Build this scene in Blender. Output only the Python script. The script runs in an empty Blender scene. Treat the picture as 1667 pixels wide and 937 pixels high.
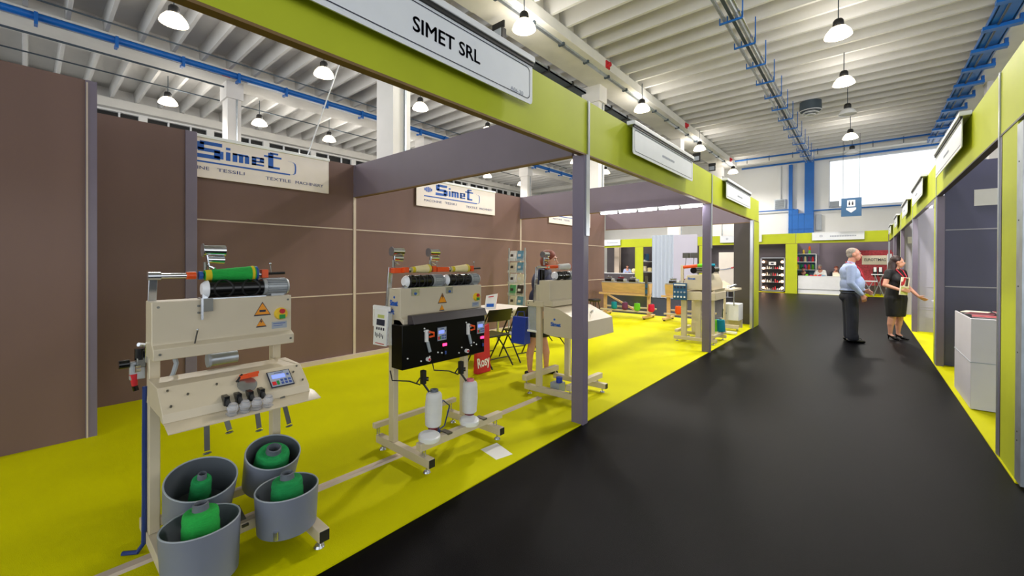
import bpy, bmesh, math, random
from mathutils import Vector, Matrix
random.seed(7)
PI = math.pi
sc = bpy.context.scene
COL = sc.collection

# ------------------------------------------------------------ camera
cam_data = bpy.data.cameras.new('camera')
cam_data.sensor_width = 36.0
cam_data.lens = 675.2 / 1667 * 36.0
cam_data.shift_x = 0.0003
cam_data.shift_y = -0.0233
cam_data.clip_start = 0.05
cam_data.clip_end = 300
cam = bpy.data.objects.new('camera', cam_data)
COL.objects.link(cam)
YAW, PITCH, ROLL = 0.7057, -0.0041, 0.0037
_R = Vector((math.cos(YAW), math.sin(YAW), 0)); _F = Vector((-math.sin(YAW), math.cos(YAW), 0)); _U = Vector((0, 0, 1))
_F2 = _F * math.cos(PITCH) + _U * math.sin(PITCH); _U2 = -_F * math.sin(PITCH) + _U * math.cos(PITCH)
_R3 = _R * math.cos(ROLL) + _U2 * math.sin(ROLL); _U3 = -_R * math.sin(ROLL) + _U2 * math.cos(ROLL)
cam.matrix_world = Matrix(((_R3.x, _U3.x, -_F2.x, 0), (_R3.y, _U3.y, -_F2.y, 0), (_R3.z, _U3.z, -_F2.z, 1.5), (0, 0, 0, 1)))
sc.camera = cam

# ------------------------------------------------------------ world, exposure, lamp strengths
WORLD_STRENGTH = 1.4
LAMP_POWER = 470.0
LAMP_COLOR = (1.0, 0.95, 0.89)
TUBE_POWER = 6.0
ADDED_UPLIGHT_POWER = 34.0
world = bpy.data.worlds.new('world'); sc.world = world
world.use_nodes = True
bgn = world.node_tree.nodes['Background']
bgn.inputs[0].default_value = (0.93, 0.97, 1.0, 1)
bgn.inputs[1].default_value = WORLD_STRENGTH
sc.view_settings.view_transform = 'Standard'
sc.view_settings.look = 'None'
sc.view_settings.exposure = 0.35
sc.view_settings.gamma = 1.0
sc.view_settings.use_curve_mapping = False

# ------------------------------------------------------------ materials
def lin(c):
    return tuple(((x / 255) / 12.92 if x / 255 <= 0.04045 else ((x / 255 + 0.055) / 1.055) ** 2.4) for x in c)
MATS = {}
def mat(name, rgb, rough=0.5, metal=0.0, var=0.06, scale=6.0, spec=0.5, emit=None, es=0.0, alpha=1.0, trans=0.0, bump=0.0, bscale=200.0, stretch=None):
    m = bpy.data.materials.new(name); m.use_nodes = True
    nt = m.node_tree; b = nt.nodes['Principled BSDF']
    c = lin(rgb)
    tc = nt.nodes.new('ShaderNodeTexCoord')
    src = tc.outputs['Object']
    if stretch:
        mp = nt.nodes.new('ShaderNodeMapping'); mp.inputs['Scale'].default_value = stretch
        nt.links.new(src, mp.inputs['Vector']); src = mp.outputs['Vector']
    if var > 0:
        n = nt.nodes.new('ShaderNodeTexNoise'); n.inputs['Scale'].default_value = scale; n.inputs['Detail'].default_value = 4
        r = nt.nodes.new('ShaderNodeValToRGB')
        lo = tuple(x * (1 - var) for x in c) + (1,); hi = tuple(min(1, x * (1 + var)) for x in c) + (1,)
        r.color_ramp.elements[0].position = 0.3; r.color_ramp.elements[0].color = lo
        r.color_ramp.elements[1].position = 0.7; r.color_ramp.elements[1].color = hi
        nt.links.new(src, n.inputs['Vector']); nt.links.new(n.outputs['Fac'], r.inputs['Fac']); nt.links.new(r.outputs['Color'], b.inputs['Base Color'])
    else:
        b.inputs['Base Color'].default_value = c + (1,)
    b.inputs['Roughness'].default_value = rough
    b.inputs['Metallic'].default_value = metal
    b.inputs['Specular IOR Level'].default_value = spec
    b.inputs['Transmission Weight'].default_value = trans
    b.inputs['Alpha'].default_value = alpha
    if emit:
        b.inputs['Emission Color'].default_value = lin(emit) + (1,); b.inputs['Emission Strength'].default_value = es
    if bump > 0:
        n2 = nt.nodes.new('ShaderNodeTexNoise'); n2.inputs['Scale'].default_value = bscale
        bp = nt.nodes.new('ShaderNodeBump'); bp.inputs['Strength'].default_value = bump; bp.inputs['Distance'].default_value = 0.01
        nt.links.new(src, n2.inputs['Vector']); nt.links.new(n2.outputs['Fac'], bp.inputs['Height']); nt.links.new(bp.outputs['Normal'], b.inputs['Normal'])
    MATS[name] = m
    return m

M = MATS
mat('black_carpet', (6, 6, 9), 0.36, var=0.4, scale=1.3, bump=0.25, bscale=260, spec=0.035)
mat('green_carpet', (208, 206, 1), 0.6, var=0.06, scale=1.6, bump=0.4, bscale=240, spec=0.06)
mat('lime_panel', (188, 198, 44), 0.5, var=0.06, scale=2.0, spec=0.22)
mat('brown_panel', (122, 98, 93), 0.36, var=0.07, scale=1.6, stretch=(1, 1, .3), spec=0.2)
mat('slate_panel', (86, 86, 118), 0.4, var=0.05, scale=1.5)
mat('plinth_white', (206, 204, 212), 0.4, var=0.02)
mat('grey_panel', (122, 110, 124), 0.38, var=0.05, scale=1.5)
mat('dark_panel', (74, 68, 74), 0.5, var=0.1, scale=1.0)
mat('lilac_panel', (178, 176, 192), 0.5, var=0.04, scale=1.0)
mat('post_paint', (120, 110, 130), 0.35, var=0.04, scale=4)
mat('aluminium', (188, 192, 200), 0.3, 0.85, var=0.04, scale=5)
mat('beige_strip', (206, 190, 176), 0.4, var=0.04)
mat('edge_brown', (120, 92, 52), 0.6, var=0.1)
mat('ceiling_white', (216, 215, 212), 0.8, var=0.05, scale=1.2)
mat('beam_white', (228, 226, 220), 0.75, var=0.05, scale=2)
mat('wall_white', (236, 236, 234), 0.8, var=0.03, scale=.6)
mat('column_white', (235, 232, 228), 0.7, var=0.04, scale=2)
mat('blue_paint', (20, 104, 190), 0.4, var=0.08, scale=3)
mat('dark_pipe', (70, 82, 92), 0.5, 0.3, var=0.05)
mat('galvanised', (176, 184, 192), 0.35, 0.7, var=0.15, scale=8)
mat('dark_void', (18, 20, 22), 0.3, var=0.1)
mat('white_gloss', (236, 238, 242), 0.3, var=0.02)
mat('white_sign', (232, 236, 243), 0.35, var=0.02)
mat('cream_sign', (246, 236, 232), 0.4, var=0.02)
mat('sign_blue', (24, 92, 190), 0.5, var=0.02)
mat('ink', (38, 42, 62), 0.6, var=0.02)
mat('ink_grey', (150, 156, 172), 0.6, var=0.02)
mat('navy_text', (44, 62, 130), 0.6, var=0.02)
mat('machine_cream', (208, 196, 172), 0.36, var=0.03, scale=5)
mat('machine_shade', (206, 196, 172), 0.45, var=0.03, scale=5)
mat('wood_cream', (214, 178, 128), 0.5, var=0.1, scale=5, stretch=(1, 4, 4))
mat('steel', (196, 200, 206), 0.22, 0.9, var=0.08, scale=12)
mat('steel_dark', (118, 118, 112), 0.3, 0.85, var=0.1, scale=12)
mat('chrome', (225, 228, 232), 0.1, 1.0, var=0.02)
mat('motor_grey', (176, 180, 184), 0.4, 0.4, var=0.05, scale=10)
mat('black_gloss', (12, 12, 13), 0.18, var=0.1)
mat('black_matte', (20, 20, 21), 0.55, var=0.1)
mat('black_panel', (6, 6, 7), 0.35, var=0.1, spec=0.2)
mat('charcoal', (66, 60, 64), 0.45, var=0.05)
mat('orange', (236, 84, 22), 0.4, var=0.05)
mat('yarn_green', (20, 150, 78), 0.9, var=0.14, scale=30, stretch=(1, 1, 6), bump=0.6, bscale=120)
mat('yarn_green_light', (32, 176, 70), 0.85, var=0.12, scale=30, stretch=(6, 1, 6), bump=0.5, bscale=120)
mat('yarn_yellow', (214, 190, 26), 0.8, var=0.06)
mat('yarn_cream', (240, 222, 168), 0.85, var=0.05, bump=0.3, bscale=150)
mat('yarn_white', (232, 232, 230), 0.8, var=0.04, bump=0.5, bscale=150, stretch=(1, 1, 6))
mat('yarn_teal', (0, 140, 165), 0.85)
mat('yarn_purple', (110, 50, 96), 0.85)
mat('yarn_lime', (110, 200, 40), 0.85)
mat('yarn_red', (206, 24, 70), 0.85)
mat('yarn_orange', (238, 90, 20), 0.85)
mat('yarn_pink', (226, 60, 160), 0.85)
mat('maroon', (112, 26, 44), 0.4)
mat('tube_grey', (96, 102, 112), 0.5)
mat('blue_edge', (30, 84, 160), 0.5)
mat('can_grey', (118, 124, 140), 0.42, var=0.03, scale=3)
mat('can_inner', (92, 98, 106), 0.5, var=0.05)
mat('clear', (236, 238, 246), 0.06, 0.0, var=0.0, trans=0.75)
mat('screen_blue', (130, 150, 230), 0.3, emit=(120, 140, 250), es=0.8, var=0.02)
mat('keypad_grey', (168, 176, 190), 0.4, var=0.03)
mat('key_red', (216, 40, 44), 0.4)
mat('key_green', (20, 140, 60), 0.4)
mat('key_blue', (58, 84, 160), 0.4)
mat('led_pink', (255, 60, 120), 0.4, emit=(255, 50, 110), es=2.5, var=0.02)
mat('warning', (236, 150, 16), 0.4, var=0.03)
mat('yellow', (238, 200, 40), 0.4)
mat('plate_grey', (160, 168, 178), 0.4)
mat('hose_blue', (24, 52, 120), 0.35)
mat('panel_blue', (40, 88, 130), 0.4)
mat('red', (196, 28, 44), 0.5)
mat('bag_blue', (24, 58, 176), 0.5)
mat('paper', (240, 240, 240), 0.6, var=0.03)
mat('paper_cream', (238, 228, 206), 0.6, var=0.03)
mat('paper_dark', (72, 62, 58), 0.6, var=0.3, scale=30)
mat('print_blue', (110, 160, 190), 0.6, var=0.3, scale=20)
mat('print_green', (100, 180, 120), 0.6, var=0.15, scale=20)
mat('print_red', (178, 60, 70), 0.6, var=0.35, scale=14)
mat('mag_lime', (200, 208, 120), 0.5)
mat('table_white', (232, 224, 214), 0.45, var=0.02)
mat('chair_black', (24, 24, 26), 0.35)
mat('glass', (200, 220, 220), 0.05, var=0.0, alpha=0.25)
mat('pane', (235, 245, 250), 0.03, var=0.0, alpha=0.08)
mat('acrylic', (225, 232, 240), 0.1, var=0.0, alpha=0.3)
mat('lamp_glow', (255, 240, 214), 0.5, emit=(255, 238, 205), es=30.0, var=0.02)
mat('lamp_shade', (240, 238, 230), 0.3, emit=(255, 236, 200), es=5.0, var=0.02)
mat('lamp_off', (226, 228, 230), 0.3, var=0.02)
mat('tube_glow', (255, 255, 255), 0.5, emit=(244, 248, 255), es=14.0, var=0.02)
mat('bulb_glow', (255, 220, 190), 0.5, emit=(255, 190, 150), es=7.0, var=0.02)
mat('skin', (206, 150, 126), 0.5, var=0.06, scale=12)
mat('skin_face', (198, 138, 118), 0.5, var=0.06, scale=12)
mat('lips', (170, 80, 80), 0.5)
mat('eye_dark', (40, 30, 28), 0.3)
mat('hair_grey', (150, 140, 132), 0.8, var=0.3, scale=60)
mat('hair_brown', (40, 20, 18), 0.55, var=0.4, scale=40)
mat('hair_red', (128, 58, 40), 0.6, var=0.3, scale=30)
mat('shirt_blue', (164, 180, 222), 0.8, var=0.07, scale=14, bump=0.5, bscale=18)
mat('trousers', (22, 26, 40), 0.75, var=0.15, scale=6, bump=0.5, bscale=12)
mat('dress_black', (15, 14, 17), 0.7, var=0.2, scale=6, bump=0.4, bscale=14)
mat('shoe_black', (14, 13, 14), 0.2)
mat('top_navy', (44, 48, 78), 0.8, var=0.1)
mat('lanyard_red', (210, 40, 60), 0.5)
mat('red_ring', (220, 120, 140), 0.5)
mat('curtain_white', (176, 186, 200), 0.6, var=0.04, scale=1.2, stretch=(8, 8, .2))
mat('dark_stock', (50, 46, 48), 0.5, var=0.6, scale=9)
mat('grille', (120, 126, 130), 0.5, var=0.1, scale=10)

# ------------------------------------------------------------ mesh helpers
def basis(d):
    d = Vector(d).normalized()
    a = Vector((0, 0, 1)) if abs(d.z) < 0.9 else Vector((1, 0, 0))
    u = d.cross(a).normalized(); v = d.cross(u).normalized()
    return u, v, d
class MB:
    def __init__(s): s.v = []; s.f = []; s.mi = []; s.mats = []
    def m(s, name):
        if name not in s.mats: s.mats.append(name)
        return s.mats.index(name)
    def add(s, vs, fs, m):
        k = len(s.v); mi = s.m(m); s.v += [tuple(p) for p in vs]
        for f in fs: s.f.append(tuple(i + k for i in f)); s.mi.append(mi)
        return s
    def box(s, x0, x1, y0, y1, z0, z1, m='machine_cream'):
        v = [(x0, y0, z0), (x1, y0, z0), (x1, y1, z0), (x0, y1, z0), (x0, y0, z1), (x1, y0, z1), (x1, y1, z1), (x0, y1, z1)]
        return s.add(v, [(0, 3, 2, 1), (4, 5, 6, 7), (0, 1, 5, 4), (1, 2, 6, 5), (2, 3, 7, 6), (3, 0, 4, 7)], m)
    def bar(s, p0, p1, w, h, m='machine_cream', up=None):
        p0 = Vector(p0); p1 = Vector(p1); d = (p1 - p0).normalized()
        a = Vector(up) if up else (Vector((0, 0, 1)) if abs(d.z) < 0.95 else Vector((0, 1, 0)))
        u = d.cross(a).normalized() * w / 2; v = u.cross(d).normalized() * h / 2
        vs = [p + a_ * u + b_ * v for p in (p0, p1) for a_, b_ in ((-1, -1), (1, -1), (1, 1), (-1, 1))]
        return s.add(vs, [(0, 1, 2, 3), (7, 6, 5, 4), (0, 4, 5, 1), (1, 5, 6, 2), (2, 6, 7, 3), (3, 7, 4, 0)], m)
    def ring(s, rings, m, cap=True, closed=False):
        n = len(rings[0]); vs = [p for r in rings for p in r]; fs = []
        R = len(rings); top = R if closed else R - 1
        for i in range(top):
            for j in range(n):
                a = i * n + j; b = i * n + (j + 1) % n; c = ((i + 1) % R) * n + (j + 1) % n; d = ((i + 1) % R) * n + j
                fs.append((a, b, c, d))
        if cap and not closed: fs.append(tuple(reversed(range(n)))); fs.append(tuple(range((R - 1) * n, R * n)))
        return s.add(vs, fs, m)
    def cyl(s, p0, p1, r0, r1=None, m='steel', n=16, cap=True):
        if r1 is None: r1 = r0
        p0 = Vector(p0); p1 = Vector(p1); u, v, d = basis(p1 - p0)
        rr = [[p + (u * math.cos(2 * PI * i / n) + v * math.sin(2 * PI * i / n)) * r for i in range(n)] for p, r in ((p0, r0), (p1, r1))]
        return s.ring(rr, m, cap)
    def lathe(s, prof, o=(0, 0, 0), d=(0, 0, 1), m='steel', n=24, cap=False, sq=1.0):
        o = Vector(o); u, v, d = basis(d)
        rr = [[o + d * h + u * math.cos(2 * PI * i / n) * r + v * math.sin(2 * PI * i / n) * r * sq for i in range(n)] for r, h in prof]
        return s.ring(rr, m, cap)
    def tube(s, pts, r, m='black_matte', n=8, closed=False):
        pts = [Vector(p) for p in pts]; rr = []; N = len(pts); pu = None
        for i, p in enumerate(pts):
            a = pts[(i - 1) % N] if (i > 0 or closed) else p; b = pts[(i + 1) % N] if (i < N - 1 or closed) else p
            d = (b - a).normalized()
            if pu is None: u, v, _ = basis(d)
            else:
                u = (pu - d * pu.dot(d)).normalized(); v = d.cross(u)
            pu = u
            rad = r[i] if isinstance(r, (list, tuple)) else r
            rr.append([p + (u * math.cos(2 * PI * j / n) + v * math.sin(2 * PI * j / n)) * rad for j in range(n)])
        return s.ring(rr, m, True, closed)
    def prism(s, poly, ax, lo, hi, m='machine_cream'):
        def P(a, b, c):
            return {'x': (c, a, b), 'y': (a, c, b), 'z': (a, b, c)}[ax]
        n = len(poly); vs = [P(a, b, lo) for a, b in poly] + [P(a, b, hi) for a, b in poly]
        fs = [tuple(range(n)), tuple(reversed(range(n, 2 * n)))] + [(i, i + n, (i + 1) % n + n, (i + 1) % n) for i in range(n)]
        return s.add(vs, fs, m)
    def sph(s, c, r, m='skin', n=12):
        if not isinstance(r, (tuple, list)): r = (r, r, r)
        rr = []
        for i in range(1, n):
            t = PI * i / n
            rr.append([(c[0] + r[0] * math.sin(t) * math.cos(2 * PI * j / (2 * n)), c[1] + r[1] * math.sin(t) * math.sin(2 * PI * j / (2 * n)), c[2] - r[2] * math.cos(t)) for j in range(2 * n)])
        return s.ring(rr, m, True)
    def text(s, body, o, xd, yd, w, h, depth=0.002, m='ink', bold=0.0):
        """lettering whose bounding box is w by h, lower left corner at o, raised by depth"""
        cu = bpy.data.curves.new('lettering', 'FONT'); cu.body = body; cu.extrude = 0.02; cu.offset = bold; cu.resolution_u = 3
        ob = bpy.data.objects.new('lettering', cu); COL.objects.link(ob)
        dg = bpy.context.evaluated_depsgraph_get(); me = bpy.data.meshes.new_from_object(ob.evaluated_get(dg))
        vs = [v.co.copy() for v in me.vertices]; fs = [tuple(p.vertices) for p in me.polygons]
        bpy.data.objects.remove(ob); bpy.data.curves.remove(cu); bpy.data.meshes.remove(me)
        if not vs: return s
        x0 = min(v.x for v in vs); x1 = max(v.x for v in vs); y0 = min(v.y for v in vs); y1 = max(v.y for v in vs)
        xd = Vector(xd).normalized(); yd = Vector(yd).normalized(); zd = xd.cross(yd); o = Vector(o)
        out = [o + xd * ((v.x - x0) / (x1 - x0) * w) + yd * ((v.y - y0) / (y1 - y0) * h) + zd * (depth * (v.z / 0.04 + .5)) for v in vs]
        return s.add(out, fs, m)
    def build(s, name, parent=None, loc=None, bevel=0.0, world=True, sharp=35, seg=2):
        """link as one mesh object; vertices are given in world space and become local to parent or loc"""
        off = Vector((0, 0, 0))
        if parent is not None and world:
            p = parent
            while p is not None: off = off + p.location; p = p.parent
        elif loc is not None: off = Vector(loc)
        if parent is not None and not world: off = Vector((0, 0, 0))
        me = bpy.data.meshes.new(name)
        me.from_pydata([tuple(Vector(v) - off) for v in s.v], [], s.f)
        for n_ in s.mats: me.materials.append(MATS[n_])
        me.polygons.foreach_set('material_index', s.mi)
        bm = bmesh.new(); bm.from_mesh(me); bmesh.ops.recalc_face_normals(bm, faces=bm.faces); bm.to_mesh(me); bm.free()
        me.shade_smooth() if hasattr(me, 'shade_smooth') else None
        me.set_sharp_from_angle(angle=math.radians(sharp))
        me.update()
        ob = bpy.data.objects.new(name, me); COL.objects.link(ob)
        if parent is not None: ob.parent = parent
        elif loc is not None: ob.location = loc
        if bevel > 0:
            b = ob.modifiers.new('bevel', 'BEVEL'); b.width = bevel; b.segments = seg; b.limit_method = 'ANGLE'; b.angle_limit = math.radians(40)
        return ob

def tag(o, label=None, cat=None, group=None, kind=None):
    if label: o['label'] = label
    if cat: o['category'] = cat
    if group: o['group'] = group
    if kind: o['kind'] = kind
    return o
def thing(name, label, cat, loc=(0, 0, 0), rz=0.0, group=None):
    o = bpy.data.objects.new(name, None); COL.objects.link(o); o.location = loc; o.rotation_euler = (0, 0, rz)
    o.empty_display_size = 0.1
    return tag(o, label, cat, group)
def single(name, mb, label, cat, loc, group=None, bevel=0.0):
    return tag(mb.build(name, None, loc, bevel), label, cat, group)
def struct(name, mb, loc=(0, 0, 0), bevel=0.0, parent=None):
    o = mb.build(name, parent, None if parent else loc, bevel)
    if parent is None: o['kind'] = 'structure'
    return o
def copy_thing(root, loc, rz=None, label=None, group=None):
    def cp(o, parent):
        c = o.copy(); COL.objects.link(c); c.parent = parent
        for ch in list(o.children): cp(ch, c)
        return c
    r = cp(root, None); r.location = loc
    if rz is not None: r.rotation_euler = (0, 0, rz)
    if label: r['label'] = label
    if group: r['group'] = group
    return r

# ============================================================ HALL SHELL
XL, XR, XB = -1.97, 0.80, -6.06
YA, YB, YC = 3.33, 7.42, 11.49
WALL_Y = 27.9
b = MB(); b.box(-20.9, 14, -8, WALL_Y, -0.12, 0.0, 'black_carpet'); struct('floor', b)

# booth carpets
b = MB(); b.box(XB - .02, XL - .02, -5, YC + .1, 0.0, 0.008, 'green_carpet'); struct('floor', b)
b = MB(); b.box(XR - .01, 4.6, 4.4, 24.4, 0.0, 0.008, 'green_carpet'); struct('floor', b)
b = MB(); b.box(-14.0, 1.0, 25.0, 27.3, 0.0, 0.008, 'green_carpet'); struct('floor', b)

# ceiling: deck with ribs running across the aisle
RIB_P = 0.665; RIB_Z = 7.28; DECK = 7.68
b = MB()
b.box(-20.9, 14, -8, WALL_Y + .2, DECK, DECK + .2, 'ceiling_white')
y = 7.99 - RIB_P * 24
while y < 26.2:
    b.prism([(y - .038, RIB_Z), (y + .038, RIB_Z), (y + .07, DECK), (y - .07, DECK)], 'x', -20.6, 14, 'ceiling_white')
    y += RIB_P
struct('ceiling', b)

# main beams along the aisle
BEAMS = [(-6.62, -5.60), (-15.55, -14.55), (2.55, 3.6)]
for x0, x1 in BEAMS:
    b = MB(); b.box(x0, x1, -6, 26.6, 7.0, 7.26, 'beam_white'); b.box(x0 + .2, x1 - .2, -6, 26.6, 7.2, DECK + .01, 'beam_white')
    struct('ceiling_beam', b)
# cross beam before the end wall
b = MB(); b.box(-20.6, 14, 26.3, 26.65, 7.05, DECK + .01, 'beam_white'); struct('ceiling_beam', b)

def column(xr, y0, w=.52, d=.36):
    b = MB(); b.box(xr - w, xr, y0, y0 + d, 0, 6.62, 'column_white')
    b.box(xr - w - .06, xr + .06, y0 - .05, y0 + d + .05, 6.5, 7.02, 'column_white')
    b.box(xr - .004, xr + .03, y0 + d * .62, y0 + d * .72, 0, 6.6, 'galvanised')
    return struct('column', b, (xr - w / 2, y0 + d / 2, 0))
for y0 in (4.18, 11.52, 18.86): column(-6.3, y0)
column(-6.3, 25.9)
for y0 in (4.02, 11.42, 18.8, 25.9): column(-14.85, y0)
for y0 in (10.0, 18.86, 25.9): column(3.35, y0)

# end wall with a wide bright window
WX0, WX1, WZ0, WZ1 = -1.5, 3.9, 4.5, 7.0
b = MB()
b.box(-20.9, WX0, WALL_Y, WALL_Y + .25, 0, DECK, 'wall_white')
b.box(WX1, 14, WALL_Y, WALL_Y + .25, 0, DECK, 'wall_white')
b.box(WX0, WX1, WALL_Y, WALL_Y + .25, 0, WZ0, 'wall_white')
b.box(WX0, WX1, WALL_Y, WALL_Y + .25, WZ1, DECK, 'wall_white')
struct('wall_back', b)
b = MB()
for x in (WX0, WX1 - .05): b.box(x, x + .05, WALL_Y + .06, WALL_Y + .14, WZ0, WZ1, 'white_gloss')
for z in (WZ0, WZ1 - .05): b.box(WX0, WX1, WALL_Y + .06, WALL_Y + .14, z, z + .05, 'white_gloss')
win = struct('window_1', b)
b = MB(); b.box(WX0 + .03, WX1 - .03, WALL_Y + .09, WALL_Y + .11, WZ0 + .03, WZ1 - .03, 'pane'); b.build('pane', win)

# left hall wall with a band of dark high windows
b = MB()
b.box(-20.9, -20.6, -8, WALL_Y, 0, 6.45, 'wall_white'); b.box(-20.9, -20.6, -8, WALL_Y, 6.88, DECK, 'wall_white')
for k in range(17): b.box(-20.9, -20.6, -7.75 + k * 2.1, -7.5 + k * 2.1, 6.45, 6.88, 'wall_white')
struct('wall_left', b)
b = MB(); b.box(-20.8, -20.75, -8, WALL_Y, 6.45, 6.88, 'dark_void')
for k in range(50): b.box(-20.72, -20.62, -7.6 + k * .7, -7.55 + k * .7, 6.45, 6.88, 'white_gloss')
struct('window_2', b)
b = MB(); b.box(-20.6, -20.3, -8, 26.3, 6.95, 7.26, 'beam_white'); struct('ceiling_beam', b)

# ------------------------------------------------------------ services under the ceiling
def bracket_run(name, label, cat, x, y0, y1, step, z, mb_fn, br_fn, mat_):
    t = thing(name, label, cat, (x, y0, z))
    mb_fn().build('tray_rail', t)
    y = y0 + step / 2
    while y < y1:
        br_fn(y).build('bracket', t); y += step
    return t
def mid_tray():
    b = MB()
    for dx in (-.13, .11): b.box(-2.23 + dx, -2.20 + dx + .02, 6.5, 26.2, 6.70, 6.76, 'galvanised')
    b.box(-2.22, -2.16, 6.5, 26.2, 6.71, 6.735, 'dark_pipe')
    b.cyl((-2.05, 6.5, 6.80), (-2.05, 26.2, 6.80), .025, m='steel', n=8)
    return b
def mid_br(y):
    b = MB(); b.box(-2.44, -1.99, y - .02, y + .02, 6.655, 6.69, 'blue_paint')
    for x in (-2.44, -2.29, -2.13, -2.01): b.box(x, x + .02, y - .02, y + .02, 6.68, 6.80, 'blue_paint')
    b.box(-2.0, -1.98, y - .02, y + .02, 6.68, 7.28, 'blue_paint')
    return b
bracket_run('cable_tray', 'slim steel cable tray on dark blue brackets above the middle of the aisle', 'cable tray', -2.22, 7.8, 26, 1.33, 6.7, mid_tray, mid_br, None)
def right_tray():
    b = MB(); b.box(2.08, 2.12, 8, 26.2, 6.9, 7.0, 'blue_paint'); b.box(2.44, 2.48, 8, 26.2, 6.9, 7.0, 'blue_paint')
    b.box(2.1, 2.46, 8, 26.2, 6.9, 6.91, 'blue_paint')
    b.cyl((2.24, 8, 6.86), (2.24, 26.2, 6.86), .025, m='dark_pipe', n=8)
    return b
def right_br(y):
    b = MB(); b.box(2.0, 2.62, y - .09, y + .09, 6.79, 6.87, 'blue_paint'); b.box(2.56, 2.62, y - .05, y + .05, 6.8, 7.28, 'blue_paint'); return b
bracket_run('cable_tray', 'wide blue cable tray with blue cross brackets along the right side of the ceiling', 'cable tray', 2.3, 8.2, 26, 1.33, 6.9, right_tray, right_br, None)
def left_tray():
    b = MB(); b.cyl((-14.38, -2, 7.05), (-14.38, 26, 7.05), .085, m='blue_paint', n=12); b.cyl((-14.36, 4.4, 6.92), (-14.36, 26, 6.92), .03, m='white_gloss', n=8); return b
def left_br(y):
    b = MB(); b.box(-14.52, -14.24, y - .03, y + .03, 6.86, 6.93, 'blue_paint'); b.box(-14.27, -14.22, y - .03, y + .03, 6.82, 7.1, 'blue_paint'); return b
bracket_run('blue_pipe', 'thick blue pipe with small clips under the left white ceiling beam', 'pipe', -14.4, -.5, 26, 1.33, 6.9, left_tray, left_br, None)
for x, z, y0, y1, r, lb in ((-14.75, 6.76, -2, 3.9, .028, 'thin dark conduit just below the thick blue pipe, ending at the white column'),
                            (-16.4, 6.85, -2, 20, .02, 'thin dark wire crossing the left ceiling bay beyond the blue pipe'),
                            (-12.95, 6.85, -2, 20, .02, 'thin dark wire crossing the ceiling near the nearest lamps')):
    single('conduit', MB().cyl((x, y0, z), (x, y1, z), r, m='dark_pipe', n=8), lb, 'pipe', (x, y0, z))
# conduits under the beam over the left stands
b = MB(); b.box(-5.86, -5.78, 1, 26, 6.95, 7.0, 'galvanised')
for k in range(20): b.box(-5.9, -5.74, 1.5 + k * 1.2, 1.56 + k * 1.2, 6.93, 7.0, 'dark_pipe')
single('conduit', b, 'grey cable duct on the underside of the white beam, at its aisle edge', 'pipe', (-5.8, 1, 6.95))
t = thing('light_track', 'dark metal lighting track along the far edge of the white beam', 'lighting track', (-6.9, 1, 6.85))
b = MB(); b.box(-7.0, -6.72, 1, 17.0, 6.82, 6.86, 'dark_pipe'); b.box(-7.0, -6.98, 1, 17.0, 6.82, 6.92, 'galvanised'); b.box(-6.74, -6.72, 1, 17.0, 6.82, 6.92, 'galvanised'); b.build('rail', t)
for k in range(12): MB().box(-7.02, -6.70, 1.9 + k * 1.25, 1.98 + k * 1.25, 6.8, 6.94, 'black_matte').build('clamp', t)
# red marker boxes on the beams by the columns
for (x, y, lb) in ((-5.58, 10.72, 'small red alarm light on the beam above the column behind the white sign'), (-5.58, 17.5, 'small red alarm light on the beam at the second column beyond'), (-5.58, 24.8, 'small red alarm light on the beam at the last column'), (-14.53, 3.9, 'small red alarm light on the left beam above the white column'), (-14.53, 11.17, 'small red alarm light on the left beam behind the big column')):
    b = MB(); b.box(x - .02, x + .02, y - .1, y + .1, 7.0, 7.2, 'red'); b.cyl((x, y, 7.1), (x + .09, y, 7.1), .08, .06, 'red', 12)
    single('alarm_light', b, lb, 'alarm light', (x, y, 7.1))
# pipes across the far end
def cross_pipe(y, z, x0, x1, r, lb, hang):
    t = thing('blue_pipe', lb, 'pipe', (x0, y, z))
    MB().cyl((x0, y, z), (x1, y, z), r, m='blue_paint', n=10).build('tube', t)
    if hang:
        x = x0 + .6
        while x < x1:
            MB().box(x - .015, x + .015, y - .015, y + .015, z - .22, 7.29, 'dark_pipe').build('hanger', t); x += 1.05
cross_pipe(25.9, 7.22, -5.6, 2.6, .04, 'long thin blue pipe on hangers crossing the far end of the ceiling', True)
cross_pipe(27.6, 7.08, -5.6, 2.6, .05, 'blue pipe along the very top of the far white wall', False)
cross_pipe(27.7, 4.5, -5.6, -3.0, .035, 'short thin blue pipe on the far wall left of the blue ducts', False)
cross_pipe(27.7, 4.36, -2.2, 2.7, .035, 'thin pale blue pipe crossing the far wall below the bright window', False)
# ducts on the far wall
for x0, x1, z0, z1, lb in ((-3.28, -3.10, 2.9, 7.0, 'narrow blue vertical duct on the far wall'), (-2.55, -2.13, 2.9, 7.05, 'wide blue vertical duct on the far wall'),
                           (-3.10, -2.83, 2.9, 4.5, 'stepped blue duct box right of the narrow blue duct'), (-2.83, -2.55, 2.9, 4.2, 'low blue duct box between the two blue vertical ducts')):
    b = MB(); b.box(x0 + .004, x1 - .004, WALL_Y - .22, WALL_Y - .01, z0, z1, 'blue_paint')
    for z in (z0 + .5, z0 + 1.3): b.box(x0, x1, WALL_Y - .24, WALL_Y - .22, z, z + .05, 'blue_paint')
    single('wall_duct', b, lb, 'duct', ((x0 + x1) / 2, WALL_Y - .1, z0))
t = thing('fan_grille', 'square grey ventilation grille on the far white wall', 'vent', (-3.7, WALL_Y - .1, 4.6))
b = MB(); b.box(-3.96, -3.44, WALL_Y - .12, WALL_Y - .01, 4.62, 5.14, 'galvanised'); b.build('housing', t)
b = MB()
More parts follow.
